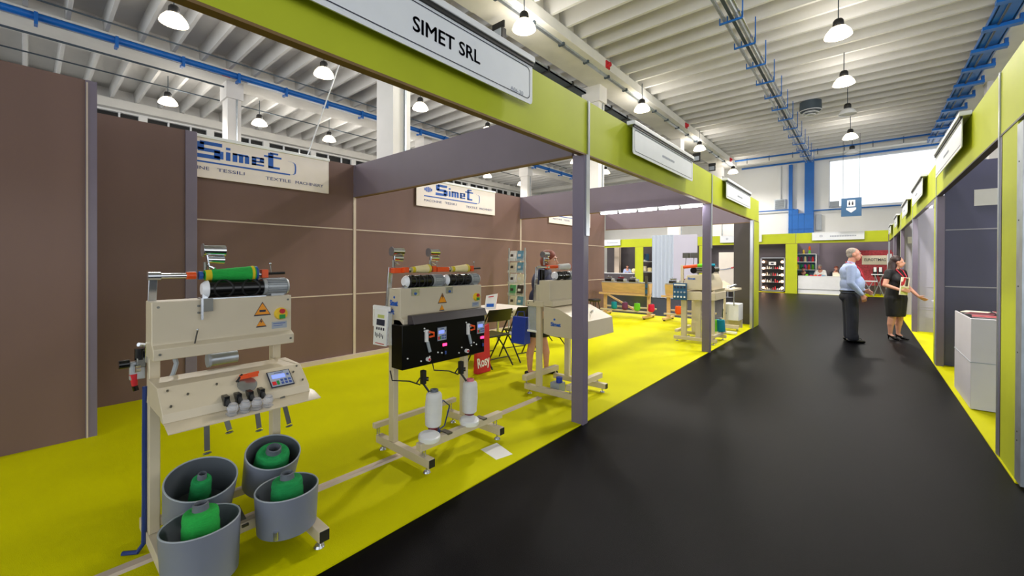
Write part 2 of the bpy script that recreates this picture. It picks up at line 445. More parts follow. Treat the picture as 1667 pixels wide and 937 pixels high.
for k in range(9): b.box(-3.92, -3.48, WALL_Y - .14, WALL_Y - .12, 4.65 + k * .05, 4.68 + k * .05, 'grille')
b.build('louvre', t)
MB().box(-3.86, -3.66, WALL_Y - .1, WALL_Y - .01, 5.14, 7.0, 'wall_white').build('air_duct', t)
# hanging toilet sign
t = thing('toilet_sign', 'square blue hanging sign with a white toilets symbol and arrow near the far wall', 'sign', (-.5, 24.0, 3.9))
b = MB(); b.box(-.84, -.13, 23.97, 24.0, 3.62, 4.44, 'panel_blue'); b.build('board', t)
b = MB(); b.box(-.63, -.35, 23.955, 23.97, 4.06, 4.34, 'paper')
b.prism([(-.66, 4.0), (-.32, 4.0), (-.32, 3.92), (-.49, 3.78), (-.66, 3.92)], 'y', 23.955, 23.97, 'paper')
for x in (-.57, -.46):
    b.cyl((x + .02, 23.955, 4.27), (x + .02, 23.945, 4.27), .022, m='ink', n=10); b.box(x - .01, x + .05, 23.945, 23.955, 4.12, 4.24, 'ink')
b.build('symbol', t)
b = MB()
for x in (-.78, -.2): b.cyl((x, 23.985, 4.44), (x, 23.985, 7.3), .008, m='dark_pipe', n=6)
b.build('wire', t)
# white wall boxes
for x0, x1, lb in ((-1.45, -1.05, 'small white control box on the far wall above the blue pipe'), (-2.05, -1.8, 'pale grey panel on the far wall right of the blue ducts')):
    single('wall_box', MB().box(x0, x1, WALL_Y - .12, WALL_Y - .01, 3.3 if x0 < -1.5 else 4.5, 4.15 if x0 < -1.5 else 4.8, 'plate_grey'), lb, 'wall box', (x0, WALL_Y, 4))
# ceiling diffuser
t = thing('air_diffuser', 'round dark ceiling air diffuser with white rings, hanging right of the cable tray', 'air diffuser', (-1.5, 18, 6.9))
MB().lathe([(.02, 7.2), (.32, 7.2), (.33, 6.88), (.02, 6.88)], (-1.5, 18, 0), m='dark_pipe', n=28).build('drum', t)
b = MB()
for r, z in ((.33, 6.86), (.25, 6.78), (.16, 6.72)): b.lathe([(r - .07, z + .06), (r, z), (r + .01, z + .02), (r - .06, z + .08)], (-1.5, 18, 0), m='lamp_off', n=28)
b.build('ring', t)
MB().cyl((-1.5, 18, 7.18), (-1.5, 18, 7.275), .05, m='dark_pipe', n=8).build('stem', t)
# steel cable from the sign rail up to the roof
single('cable', MB().cyl((-6.08, 2.62, 3.01), (-5.45, 3.75, 7.26), .009, m='white_gloss', n=6), 'thin pale cable slanting up to the roof from the large white banner', 'cable', (-6.08, 2.62, 3.0))

# ------------------------------------------------------------ high bay lamps
def make_lamp(on):
    t = thing('high_bay_lamp', 'x', 'ceiling lamp')
    b = MB(); b.lathe([(.09, .20), (.15, .17), (.22, .08), (.25, 0), (.242, 0), (.21, .08), (.14, .16), (.09, .19)], m='lamp_shade' if on else 'lamp_off', n=24); b.build('shade', t, world=False)
    b = MB(); b.lathe([(.01, .36), (.07, .36), (.095, .32), (.10, .24), (.085, .20), (.01, .20)], m='black_matte', n=20); b.build('housing', t, world=False)
    b = MB(); b.lathe([(.005, .03), (.20, .03), (.20, .045), (.005, .06)], m='lamp_glow' if on else 'lamp_off', n=20); b.build('diffuser', t, world=False)
    b = MB(); b.cyl((0, 0, .35), (0, 0, .865), .012, m='dark_pipe', n=6); b.build('rod', t, world=False)
    if on:
        ld = bpy.data.lights.new('lamp_light', 'SPOT'); ld.energy = LAMP_POWER; ld.spot_size = math.radians(165); ld.spot_blend = .5; ld.color = LAMP_COLOR; ld.shadow_soft_size = .22
        lo = bpy.data.objects.new('lamp_light', ld); COL.objects.link(lo); lo.parent = t; lo.location = (0, 0, -.12)
        ul = bpy.data.lights.new('added_uplight', 'POINT'); ul.energy = ADDED_UPLIGHT_POWER; ul.color = LAMP_COLOR; ul.shadow_soft_size = .3  # extra point light added beside each lamp to brighten the ceiling
        uo = bpy.data.objects.new('added_uplight', ul); COL.objects.link(uo); uo.parent = t; uo.location = (0, .34, .1)
    return t
L_ON = make_lamp(True); L_OFF = make_lamp(False)
used = {True: False, False: False}
def lamp(x, y, z, label, on=True, group=None):
    src = L_ON if on else L_OFF
    if not used[on]:
        used[on] = True; src.location = (x, y, z); src['label'] = label
        if group: src['group'] = group
        return src
    return copy_thing(src, (x, y, z), None, label, group)
G = 'high bay lamps under the hall roof'
ordn = ['nearest', 'second', 'third', 'fourth', 'fifth', 'sixth', 'seventh', 'eighth']
for k, y in enumerate((2.0, 5.12, 8.24, 11.36, 14.5, 17.6, 20.7)):
    lamp(-10.9, y, 6.41, 'lit high bay lamp, %s in the row just behind the near white beam' % ordn[k], True, G)
for k, y in enumerate((2.9, 5.47, 8.02, 11.1, 14.2, 17.3, 20.4)):
    lamp(-16.6, y, 6.41, 'lit high bay lamp, %s in the farthest left row beyond the blue pipe' % ordn[k], True, G)
for k, y in enumerate((6.83, 12.9, 19.0, 25.0)):
    lamp(-5.5, y, 6.41, 'bright lamp hanging beside the white beam over the stands, %s of four' % ordn[k], True, G)
for k, (y, on) in enumerate(((11.4, True), (14.55, True), (17.6, False), (21.0, True), (24.0, False))):
    lamp(-.47, y, 6.41, ('lit' if on else 'unlit') + ' high bay lamp over the black aisle, %s of five from the front' % ordn[k], on, G)
lamp(-.47, 8.25, 6.41, 'added unseen lit high bay lamp over the aisle, nearer than the five lamps seen', True, G)  # lamp added out of view to brighten the area below it
# floodlight heads on the beam
def floodlight(x, y, z, lb):
    t = thing('floodlight', lb, 'floodlight', (x, y, z))
    b = MB(); b.box(x - .16, x + .16, y - .05, y + .1, z - .13, z + .13, 'black_matte'); b.build('housing', t, bevel=.02)
    b = MB(); b.box(x - .13, x + .13, y - .06, y - .045, z - .10, z + .10, 'plate_grey'); b.build('lens', t)
    b = MB(); b.box(x - .18, x + .18, y - .01, y + .02, z + .13, z + .28, 'black_matte'); b.build('bracket', t)
floodlight(-6.3, 6.9, 6.6, 'unlit black floodlight beside the white rail of the stand name sign')
floodlight(-6.3, 21.3, 6.6, 'small unlit floodlight under the beam above the second white sign')
floodlight(-6.3, 24.0, 6.6, 'farthest unlit floodlight under the beam near the last column')

# ============================================================ LEFT STANDS
# back wall of brown panels, three rows high
def seams(parent, x, y0, y1, zs=(1.0, 2.0)):
    for z in zs: MB().box(x, x + .006, y0, y1, z - .008, z + .008, 'beige_strip').build('seam_strip', parent)
for i, (y0, y1) in enumerate(((1.3, YA), (YA, YB), (YB, YC))):
    w = struct('wall_left', MB().box(XB - .04, XB, y0 + .02, y1 - .02, 0, 3.0, 'brown_panel'))
    seams(w, XB, y0 + .03, y1 - .03)
for y in (YA, YB):
    b = MB(); b.box(XB - .05, XB + .012, y - .02, y + .02, 0, 2.5, 'beige_strip'); b.box(XB - .05, XB + .03, y - .02, y + .02, 2.5, 3.0, 'grey_panel')
    single('wall_post', b, 'pale upright strip in the brown back wall, ' + ('nearest the camera' if y == YA else 'right behind the magazine rack'), 'post', (XB, y, 0))
b = MB(); b.box(XB, XB + .05, 1.3, YC, .008, .07, 'beige_strip'); struct('baseboard_left', b)
# nearer stepped panels
w = struct('wall_left', MB().box(-5.99, -5.93, -3, 1.19, 0, 3.0, 'brown_panel'))
w = struct('wall_left', MB().box(-5.05, -5.0, -4.6, .33, 0, 3.02, 'brown_panel'))
struct('wall_left', MB().box(-5.99, -5.05, -4.66, -4.6, 0, 3.0, 'brown_panel'))
struct('wall_left', MB().box(XB - .04, -5.93, 1.19, 1.30, 0, 3.0, 'brown_panel'))
single('wall_post', MB().box(-5.93, -5.915, 1.19, 1.30, 0, 3.0, 'post_paint'), 'brown corner post just left of the large white banner', 'post', (-5.92, 1.25, 0), bevel=.003)
b = MB(); b.box(-5.06, -4.99, .33, .40, 0, 3.02, 'post_paint'); b.box(-4.99, -4.984, .335, .345, 0, 3.0, 'beige_strip')  # thin pale strip paints the highlight down the post
single('wall_post', b, 'corner post ending the tall brown panel at the far left edge', 'post', (-5.02, .37, 0))

# aisle posts
def aisle_post(y, lb):
    t = thing('stand_post', lb, 'post', (XL - .05, y + .045, 0))
    MB().box(XL - .125, XL, y, y + .09, 0, 2.5, 'post_paint').build('shaft', t, bevel=.003)
    b = MB(); b.box(XL, XL + .012, y + .055, y + .088, 2.5, 3.0, 'aluminium'); b.box(XL, XL + .01, y + .03, y + .09, 1.75, 2.5, 'aluminium'); b.build('cover_strip', t)
aisle_post(YA, 'nearest grey aisle post, in front of the third cream machine')
aisle_post(YB, 'second grey aisle post, in front of the machine with a blue control panel')
# fascia boards
def fascia(y0, y1, lb):
    t = thing('fascia_board', lb, 'fascia board', (XL, (y0 + y1) / 2, 2.5))
    MB().box(XL - .012, XL, y0, y1, 2.505, 3.0, 'lime_panel').build('front_panel', t)
    MB().box(XL - .05, XL - .012, y0, y1, 2.505, 3.0, 'grey_panel').build('back_panel', t)
    MB().box(XL - .052, XL + .004, y0, y1, 2.49, 2.505, 'edge_brown').build('edge_strip', t)
fascia(-2.6, YA + .05, 'long lime green fascia board nearest the camera, carrying the stand name sign')
fascia(YA + .09, YB + .05, 'lime green fascia board between the two aisle posts')
fascia(YB + .09, YC + .05, 'short lime green fascia board beyond the second aisle post')
# end corner
t = thing('stand_corner', 'far end corner of the left stands, lime green panel with silver edge', 'panel', (XL, 11.3, 0))
MB().box(XL - .05, XL, 10.98, YC + .1, 0, 2.5, 'lime_panel').build('green_panel', t)
MB().box(XL - .052, XL + .006, 10.84, 10.98, 0, 2.5, 'aluminium').build('edge_strip', t)
# dividing headers
def header(y, x1, lb):
    t = thing('header_board', lb, 'header board', ((XB + x1) / 2, y, 2.5))
    MB().box(XB + .03, x1, y, y + .04, 2.505, 3.0, 'grey_panel').build('panel', t)
    MB().box(XB + .03, x1, y - .004, y + .044, 2.49, 2.505, 'edge_brown').build('edge_strip', t)
header(YA, XL - .13, 'grey header board spanning from the back wall to the nearest aisle post')
header(YB, XL - .13, 'grey header board above the row of bright tubes')
header(YC, XL - .055, 'farthest grey header board at the end of the left stands')
struct('wall_back', MB().box(-2.5, XL - .05, YC, YC + .05, 0, 2.5, 'dark_panel'))

# fluorescent strip lights on the second header
for k in range(5):
    x0 = -3.98 + k * .385
    t = thing('tube_light', 'x', 'strip light', (x0, YB - .06, 2.47), group='strip lights under the second header board')
    t['label'] = 'bright white strip light under the second header, %s of five from the left' % ordn[k].replace('nearest', 'first')
    MB().box(x0, x0 + .37, YB - .08, YB - .02, 2.475, 2.505, 'white_gloss').build('body', t)
    MB().cyl((x0 + .02, YB - .06, 2.46), (x0 + .35, YB - .06, 2.46), .014, m='tube_glow', n=8).build('tube', t)
    b = MB(); b.box(x0, x0 + .015, YB - .08, YB - .04, 2.44, 2.48, 'black_matte'); b.build('end_cap', t)
    ld = bpy.data.lights.new('tube_light', 'POINT'); ld.energy = TUBE_POWER; ld.shadow_soft_size = .05
    lo = bpy.data.objects.new('tube_lamp', ld); COL.objects.link(lo); lo.parent = t; lo.location = (.18, -.03, -.06)

# ------------------------------------------------------------ banners with the Simet mark
def simet_mark(b, x, y0, z0, w, h, d=.002):
    """lettering and frame of the banner, on a plane facing +X, from y0 rightwards"""
    F = lambda a: y0 + a * w
    Zf = lambda a: z0 + a * h
    up = (0, 0, 1); rt = (0, 1, 0)
    # round trade mark of four leaves
    for i in range(5):
        yy = F(.085 + .018 * i); hh = (.05, .085, .1, .085, .05)[i] * h
        b.box(x, x + d, yy, yy + .013 * w, Zf(.66) - hh, Zf(.66) + hh, 'sign_blue')
    # big S made of blocks
    def blk(a0, a1, c0, c1): b.box(x, x + d, F(a0), F(a1), Zf(c0), Zf(c1), 'sign_blue')
    blk(.235, .345, .84, .93); blk(.215, .255, .70, .90); blk(.225, .335, .67, .76); blk(.305, .352, .53, .73); blk(.21, .335, .50, .60)
    for i, (ch, a0, a1, top) in enumerate((('i', .365, .385, .80), ('m', .40, .485, .76), ('e', .50, .565, .76), ('t', .575, .665, .95))):
        if ch == 'i': blk(.365, .388, .52, .74); blk(.365, .388, .80, .86)
        elif ch == 'm':
            blk(.40, .425, .52, .75); blk(.434, .457, .52, .73); blk(.466, .49, .52, .73); blk(.40, .484, .70, .75)
        elif ch == 'e':
            blk(.505, .53, .52, .75); blk(.505, .575, .705, .75); blk(.55, .575, .62, .75); blk(.505, .575, .61, .65); blk(.505, .575, .52, .565)
        else:
            blk(.60, .63, .52, .93); blk(.575, .68, .80, .85); blk(.60, .67, .50, .56); blk(.61, .66, .90, .95)
    # underline ending in an upturned hook
    blk(.08, .735, .385, .425)
    pts = [(.73, .405), (.752, .42), (.765, .46), (.768, .55), (.768, .66), (.764, .74), (.752, .775), (.72, .79)]
    for (a0, c0), (a1, c1) in zip(pts, pts[1:]): b.bar((x + d / 2, F(a0), Zf(c0)), (x + d / 2, F(a1), Zf(c1)), d, .018 * (h / .5) + .002, 'sign_blue', up=(1, 0, 0)) if False else b.add([(x + d, F(a0) - .006 * w / 2, Zf(c0)), (x + d, F(a0) + .012 * w / 2, Zf(c0)), (x + d, F(a1) + .012 * w / 2, Zf(c1)), (x + d, F(a1) - .006 * w / 2, Zf(c1))], [(0, 1, 2, 3)], 'sign_blue')
    b.text('MACCHINE', (x, F(.08), Zf(.20)), rt, up, .20 * w, .085 * h, d, 'navy_text')
    b.text('TESSILI', (x, F(.32), Zf(.20)), rt, up, .145 * w, .085 * h, d, 'navy_text')
    b.text('TEXTILE', (x, F(.585), Zf(.17)), rt, up, .155 * w, .085 * h, d, 'navy_text')
    b.text('MACHINERY', (x, F(.77), Zf(.17)), rt, up, .19 * w, .085 * h, d, 'navy_text')
def banner(y0, lb):
    t = thing('wall_banner', lb, 'banner', (XB + .04, y0 + 1, 2.5))
    MB().box(XB + .03, XB + .045, y0, y0 + 2.03, 2.5, 2.97, 'cream_sign').build('board', t)
    MB().box(XB - .045, XB + .06, y0 - .01, y0 + 2.04, 2.97, 3.01, 'white_gloss').build('top_rail', t, bevel=.005)
    b = MB(); simet_mark(b, XB + .045, y0, 2.5, 2.03, .47); b.build('lettering', t)
banner(.87, 'large white Simet banner, leftmost, partly behind the brown corner post')
banner(4.47, 'middle white Simet banner high on the brown back wall')
banner(8.50, 'farthest white Simet banner, half hidden by the nearest aisle post')

# ------------------------------------------------------------ hanging name signs on the fascia
def rrect(y0, y1, z0, z1, r, n=5):
    pts = []
    for cy, cz, a in ((y1 - r, z1 - r, 0), (y0 + r, z1 - r, 90), (y0 + r, z0 + r, 180), (y1 - r, z0 + r, 270)):
        for i in range(n + 1):
            t = math.radians(a + 90 * i / n); pts.append((cy + r * math.cos(t), cz + r * math.sin(t)))
    return pts
def name_sign(x, y0, y1, lb, title=None, code=None, side=1):
    t = thing('name_sign', lb, 'sign', (x, (y0 + y1) / 2, 2.68))
    xb = (x - .008, x) if side > 0 else (x, x + .008)
    MB().prism(rrect(y0, y1, 2.675, 2.985, .03), 'x', xb[0], xb[1], 'white_sign').build('board', t)
    b = MB(); fx = x + .0015 * side
    a = rrect(y0 + .03, y1 - .03, 2.705, 2.94, .04); c = rrect(y0 + .036, y1 - .036, 2.711, 2.934, .036); n = len(a)
    b.add([(fx, p, q) for p, q in a] + [(fx, p, q) for p, q in c], [(i, (i + 1) % n, n + (i + 1) % n, n + i) for i in range(n)], 'ink')
    b.build('border', t)
    b = MB(); b.box(min(XL if side > 0 else XR, x) - .0 if side > 0 else x - .02, x + .02 if side > 0 else XR, y0 - .01, y1 + .01, 2.985, 3.03, 'white_gloss'); b.build('top_rail', t, bevel=.006)
    b = MB(); b.box(x - .006 if side > 0 else x - .012, x + .012 if side > 0 else x + .006, y0, y1, 2.958, 2.985, 'black_matte'); b.build('clip_strip', t)
    rt = (0, 1, 0) if side > 0 else (0, -1, 0)
    if title:
        b = MB()
        for oy, oz in ((-.002, 0), (.002, 0), (0, .0015), (0, -.0015)): b.text(title[0], (x, title[1] + oy, title[3] + oz), rt, (0, 0, 1), title[2], title[4], .002, 'ink')
        b.build('lettering', t)
    if code:
        b = MB(); b.text(code[0], (x, code[1], code[3]), rt, (0, 0, 1), code[2], code[4], .0015, 'ink_grey'); b.build('stand_number', t)
    if not title:
        b = MB(); L = y1 - y0; dx = .002 * side
        ys = [y0 + L * .42 + k * .035 for k in range(12)]
        for q in ys: b.box(min(x, x + dx), max(x, x + dx), q, q + .022, 2.80, 2.825, 'ink_grey')
        b.build('faint_print', t)
    return t
name_sign(XL + .07, .45, 2.46, 'large white hanging sign reading SIMET SRL', ('SIMET SRL', 1.385, .52, 2.775, .082), ('A06-30', 2.21, .14, 2.712, .028))
name_sign(XL + .07, 4.23, 6.25, 'white hanging sign on the second lime fascia board, with faint grey print')
name_sign(XL + .07, 8.16, 10.2, 'small looking white hanging sign on the last lime fascia board of the left stands')

# ============================================================ RIGHT STANDS
def right_post(y, lb, green=True):
    t = thing('stand_post', lb, 'post', (XR + .04, y, 0))
    MB().box(XR, XR + .08, y - .04, y + .04, 0, 2.5, 'post_paint').build('shaft', t)
    MB().box(XR - .008, XR, y + .02, y + .055, 0, 3.0, 'aluminium').build('cover_strip', t)
    if green: MB().box(XR + .001, XR + .03, y + .04, y + .30, 0, 2.5, 'lime_panel').build('green_panel', t)
    return t
right_post(4.92, 'silver edged post of the nearest right stand', False)
right_post(8.72, 'silver edged post with narrow lime panel, just beyond the white display stand')
right_post(12.75, 'grey post beside the woman in black', False)
right_post(16.8, 'slim post of the fourth right stand, behind the head of the woman', True)
right_post(20.8, 'slim farthest post of the right stands', True)
def rfascia(y0, y1, lb):
    t = thing('fascia_board', lb, 'fascia board', (XR, (y0 + y1) / 2, 2.5))
    MB().box(XR, XR + .012, y0, y1, 2.505, 3.0, 'lime_panel').build('front_panel', t)
    MB().box(XR + .012, XR + .05, y0, y1, 2.505, 3.0, 'grey_panel').build('back_panel', t)
    MB().box(XR - .004, XR + .052, y0, y1, 2.49, 2.505, 'charcoal').build('edge_strip', t)
for k, (a, c, lb) in enumerate(((3.0, 4.93, 'lime green fascia board at the right edge of the view'), (4.97, 8.75, 'lime green fascia board above the white display stand'), (8.78, 12.76, 'lime green fascia board beyond the display stand bay'),
                 (12.79, 16.8, 'lime green fascia board above the woman in black'), (16.83, 20.8, 'narrow looking lime fascia board behind the head of the woman'), (20.83, 24.6, 'farthest lime fascia board of the right stands'))):
    rfascia(a, c, lb)
# green end panel and steel upright at the right edge
t = thing('end_panel', 'tall lime green wall panel at the right edge of the view', 'panel', (XR, 4.7, 0))
MB().box(XR, XR + .03, 4.45, 4.90, 0, 2.5, 'lime_panel').build('panel', t)
t = thing('steel_upright', 'bare perforated steel upright at the right edge of the view', 'post', (XR + .02, 4.4, 0))
b = MB(); b.box(XR - .005, XR + .035, 4.3, 4.445, 0.02, 2.46, 'galvanised'); b.build('profile', t)
b = MB()
for z in (.3, .36, .9, 1.35, 1.8, 2.2): b.cyl((XR - .007, 4.39, z), (XR + .0, 4.39, z), .006, m='black_matte', n=8)
b.build('hole', t)
# signs, right side
XS = XR - .07
for (a, c, lb) in ((6.1, 8.12, 'white hanging sign at the top right, above the display stand bay'), (9.9, 11.9, 'white hanging sign in the glare left of the first right sign'), (13.2, 14.9, 'small white hanging sign above the woman in black'), (17.3, 18.7, 'tiny white hanging sign left of the others on the right side'), (21.4, 22.8, 'farthest tiny white hanging sign on the right side')):
    name_sign(XS, a, c, lb, side=-1)
# side walls of the right stands (seen end on)
def rwall(y, x1, m, lines=(1.17, 2.0), h=2.98):
    w = struct('wall_right', MB().box(XR + .09, x1, y, y + .05, 0, h, m))
    for z in lines: MB().box(XR + .1, x1, y - .006, y, z - .008, z + .008, 'lilac_panel').build('seam_strip', w)
rwall(8.8, 4.4, 'slate_panel')
rwall(12.85, 4.4, 'lilac_panel', (1.0, 2.0, .55, .5))
rwall(16.9, 4.4, 'lilac_panel', ())
rwall(20.9, 4.4, 'dark_panel', ())
struct('wall_right', MB().box(4.4, 4.45, 4.4, 24.4, 0, 2.98, 'grey_panel'))
# notices
single('notice_card', MB().box(1.18, 1.56, 8.785, 8.79, 2.33, 2.56, 'paper'), 'white notice card high on the grey wall of the nearest right stand', 'notice', (1.37, 8.79, 2.33))
single('notice_card', MB().box(.95, 1.18, 16.88, 16.893, 2.1, 2.3, 'paper'), 'small white notice on the pale wall above the head of the woman', 'notice', (1.0, 16.88, 2.1))
# white display stand with magazines
t = thing('display_stand', 'white boxy display stand with magazines on top, on the right', 'display stand', (1.2, 6.8, 0))
b = MB(); b.box(.83, 1.75, 6.3, 7.3, .015, .94, 'plinth_white'); b.build('cabinet', t, bevel=.004)
b = MB(); b.box(.826, 1.756, 6.295, 7.305, .49, .498, 'plate_grey'); b.build('joint_strip', t)
b = MB(); b.box(.84, 1.74, 6.4, 7.29, .941, .945, 'black_panel'); b.build('top_inlay', t)
cols = ['print_red', 'paper_cream', 'print_red', 'maroon', 'paper_dark', 'print_red', 'paper_cream', 'print_red']
for k in range(8):
    x = .97 + (k % 3) * .25; y = 6.55 + (k // 3) * .27; a = random.uniform(-.35, .35)
    o = thing('magazine', 'magazine lying on top of the white display stand on the right', 'magazine', (x, y, .946 + .005 * (k % 2)), a, 'magazines on the white display stand')
    MB().box(-.1, .1, -.14, .14, 0, .004, 'paper').build('pages', o, world=False)
    MB().box(-.1, .1, -.14, .14, .004, .006, cols[k]).build('cover', o, world=False)
t = thing('stand_spotlight', 'small bright white spotlight inside the second right stand under its fascia', 'spotlight', (1.0, 10.3, 2.45))
MB().box(.93, 1.07, 10.25, 10.4, 2.36, 2.48, 'white_gloss').build('housing', t, bevel=.01); MB().box(.94, 1.06, 10.24, 10.25, 2.37, 2.47, 'tube_glow').build('lens', t)
MB().box(.85, .99, 10.3, 10.32, 2.48, 2.52, 'white_gloss').build('arm', t)
ld = bpy.data.lights.new('spotlight', 'POINT'); ld.energy = 60; ld.shadow_soft_size = .06
lo = bpy.data.objects.new('spotlight', ld); COL.objects.link(lo); lo.parent = t; lo.location = (.15, -.3, -.25)
# furniture visible in the next right stand: pale rails
t = thing('low_table', 'pale low side table inside the second right stand', 'table', (1.5, 11.9, 0))
MB().box(1.05, 2.2, 11.5, 12.2, .72, .75, 'lilac_panel').build('top', t)
for x, y in ((1.1, 11.55), (2.15, 11.55), (1.1, 12.15), (2.15, 12.15)): MB().box(x - .02, x + .02, y - .02, y + .02, .01, .72, 'lilac_panel').build('leg', t)

# ============================================================ WINDING MACHINES
def foot_pad(b, x, y):
    b.cyl((x, y, .009), (x, y, .02), .028, .022, 'steel', 14); b.cyl((x, y, .02), (x, y, .065), .008, m='steel', n=8)
def stand_frame(t, ya, yb, x0=-3.0, x1=-2.33, rail_x=-2.42, feet_top=.115, post_top=1.30, rear=True):
    """two posts on foot bars joined by rails; ya and yb are the left faces of the posts"""
    for y in (ya, yb):
        MB().box(-2.81, -2.745, y, y + .045, feet_top, post_top, 'machine_cream').build('post', t, bevel=.004)
        f = MB().box(x0, x1, y - .005, y + .05, .055, feet_top, 'machine_cream').build('foot_bar', t, bevel=.003)
        MB().box(x1, x1 + .006, y - .002, y + .047, .058, feet_top - .003, 'black_matte').build('end_cap', f)
        b = MB(); foot_pad(b, x0 + .06, y + .02); foot_pad(b, x1 - .05, y + .02); b.build('levelling_foot', f)
def headbox(t, ya, yb, name='headbox'):
    poly = [(-2.76, 1.02), (-2.575, 1.02), (-2.575, 1.075), (-2.615, 1.092), (-2.615, 1.30), (-2.76, 1.30)]
    return MB().prism(poly, 'y', ya, yb, 'machine_cream').build(name, t, bevel=.004)
def warning(b, x, y, z, s):
    b.prism([(y - s * 1.06, z - .003), (y + s * 1.06, z - .003), (y, z + s * 1.8)], 'x', x, x + .001, 'ink')
    b.prism([(y - s * .92, z + .004), (y + s * .92, z + .004), (y, z + s * 1.62)], 'x', x + .001, x + .002, 'warning')
def bolt_mark(b, x, y, z, s):
    b.add([(x, y + .1 * s, z + 1.1 * s), (x, y - .2 * s, z + .6 * s), (x, y + .02 * s, z + .62 * s), (x, y - .08 * s, z + .2 * s), (x, y + .24 * s, z + .72 * s), (x, y + .05 * s, z + .72 * s)], [(0, 1, 2, 3, 4, 5)], 'ink')
def switch(t, y, z, x=-2.615):
    b = MB(); b.cyl((x, y, z), (x + .02, y, z), .036, .032, 'yellow', 18); o = b.build('switch', t)
    b = MB(); b.cyl((x + .02, y, z + .016), (x + .032, y, z + .016), .014, m='red', n=12); b.build('stop_button', o)
    b = MB(); b.box(x + .02, x + .028, y - .014, y + .016, z - .028, z - .004, 'key_green'); b.build('start_button', o)
    b = MB(); b.box(x, x + .001, y - .048, y + .034, z - .085, z - .045, 'plate_grey'); b.box(x + .001, x + .0015, y - .04, y + .026, z - .058, z - .054, 'key_blue'); b.box(x + .001, x + .0015, y - .04, y + .01, z - .07, z - .067, 'key_blue'); b.build('rating_plate', t)
def drum_unit(t, y0, y1, my1, z=1.352, x=-2.68, r=.045, spirals=2):
    """black winding drum with a cam groove and its motor"""
    b = MB(); b.cyl((x, y0, z), (x, y1, z), r, m='black_gloss', n=26)
    n = 40
    for s in range(spirals):
        ya = y0 + (y1 - y0) * (s + .15) / spirals; yb = y0 + (y1 - y0) * (s + .95) / spirals
        for sg in (1, -1):
            pts = []
            for i in range(n + 1):
                q = i / n; a = sg * 2 * PI * q
                yy = ya + (yb - ya) * (.5 - .5 * math.cos(2 * PI * q) if sg > 0 else .5 + .35 * math.cos(2 * PI * q))
                pts.append((x + math.cos(a) * (r + .0005), yy, z + math.sin(a) * (r + .0005)))
            b.tube(pts, .005, 'black_matte', 6)
    b.build('winding_drum', t)
    b = MB(); b.lathe([(.004, -.03), (.03, -.028), (.043, -.012), (.046, 0)], (x, y0, z), (0, 1, 0), 'white_gloss', 20, True); b.box(x - .02, x + .02, y0 - .028, y0 - .004, z - .075, z, 'steel'); b.build('drum_bearing', t)
    b = MB(); b.cyl((x, y1 + .002, z), (x, y1 + .02, z), .05, m='motor_grey', n=24)
    b.cyl((x, y1 + .02, z), (x, my1 - .012, z), .041, m='motor_grey', n=24)
    for i in range(20):
        a = 2 * PI * i / 20; c, s_ = math.cos(a), math.sin(a)
        b.bar((x + c * .045, y1 + .022, z + s_ * .045), (x + c * .045, my1 - .014, z + s_ * .045), .004, .012, 'motor_grey', up=(c, 0, s_))
    b.cyl((x, my1 - .012, z), (x, my1, z), .05, .044, m='motor_grey', n=24)
    b.box(x - .035, x + .035, y1 + .04, my1 - .03, z - .055, z - .04, 'motor_grey')
    b.build('motor', t)
def eyelet_head(t, x, y, z):
    """small chrome tension cups on a bracket above the cradle"""
    b = MB(); b.bar((x, y - .02, z - .10), (x, y - .04, z + .03), .012, .006, 'steel'); b.cyl((x, y - .035, z - .06), (x + .05, y - .01, z - .08), .006, m='chrome', n=8)
    b.cyl((x, y - .05, z + .02), (x, y + .05, z + .02), .026, .03, 'chrome', 20); b.cyl((x, y - .03, z - .03), (x, y + .045, z - .032), .018, .022, 'chrome', 20)
    b.cyl((x, y - .055, z + .02), (x, y - .05, z + .02), .036, m='steel', n=20)
    b.cyl((x + .01, y - .045, z - .10), (x + .01, y - .045, z - .045), .008, m='steel_dark', n=8)
    b.build('yarn_tensioner', t)
def cradle(t, y0, ya, yb, z=1.43, x=-2.69, orange0=None, chrome=True):
    """support arm, orange chuck, right lever; the package sits between ya and yb"""
    if chrome:
        b = MB(); b.cyl((x, y0, z), (x, orange0, z), .013, m='chrome', n=14); b.cyl((x, y0 - .02, z), (x, y0 + .03, z), .02, m='steel', n=12); b.build('cradle_tube', t)
    b = MB(); b.cyl((x, orange0, z), (x, ya - .03, z), .019, .02, 'orange', 16) if chrome else b.box(x - .02, x + .02, orange0, ya - .02, z - .02, z + .02, 'orange')
    b.cyl((x, ya - .018, z), (x, ya, z), .022, .022, 'blue_edge' if chrome else 'steel', 16); b.build('left_chuck', t, bevel=.002)
    b = MB(); b.box(x - .018, x + .018, yb + .02, yb + .055, z - .02, z + .028, 'orange'); b.cyl((x, yb, z), (x, yb + .03, z), .012, m='steel', n=12); o = b.build('right_chuck', t, bevel=.002)
    b = MB(); b.cyl((x, yb + .05, z + .004), (x, yb + .15, z + .006), .008, m='black_matte', n=10); b.cyl((x, yb + .075, z), (x, yb + .07, z + .06), .004, m='steel_dark', n=8); b.sph((x, yb + .07, z + .062), .008, 'steel', 6); b.build('lever', o)
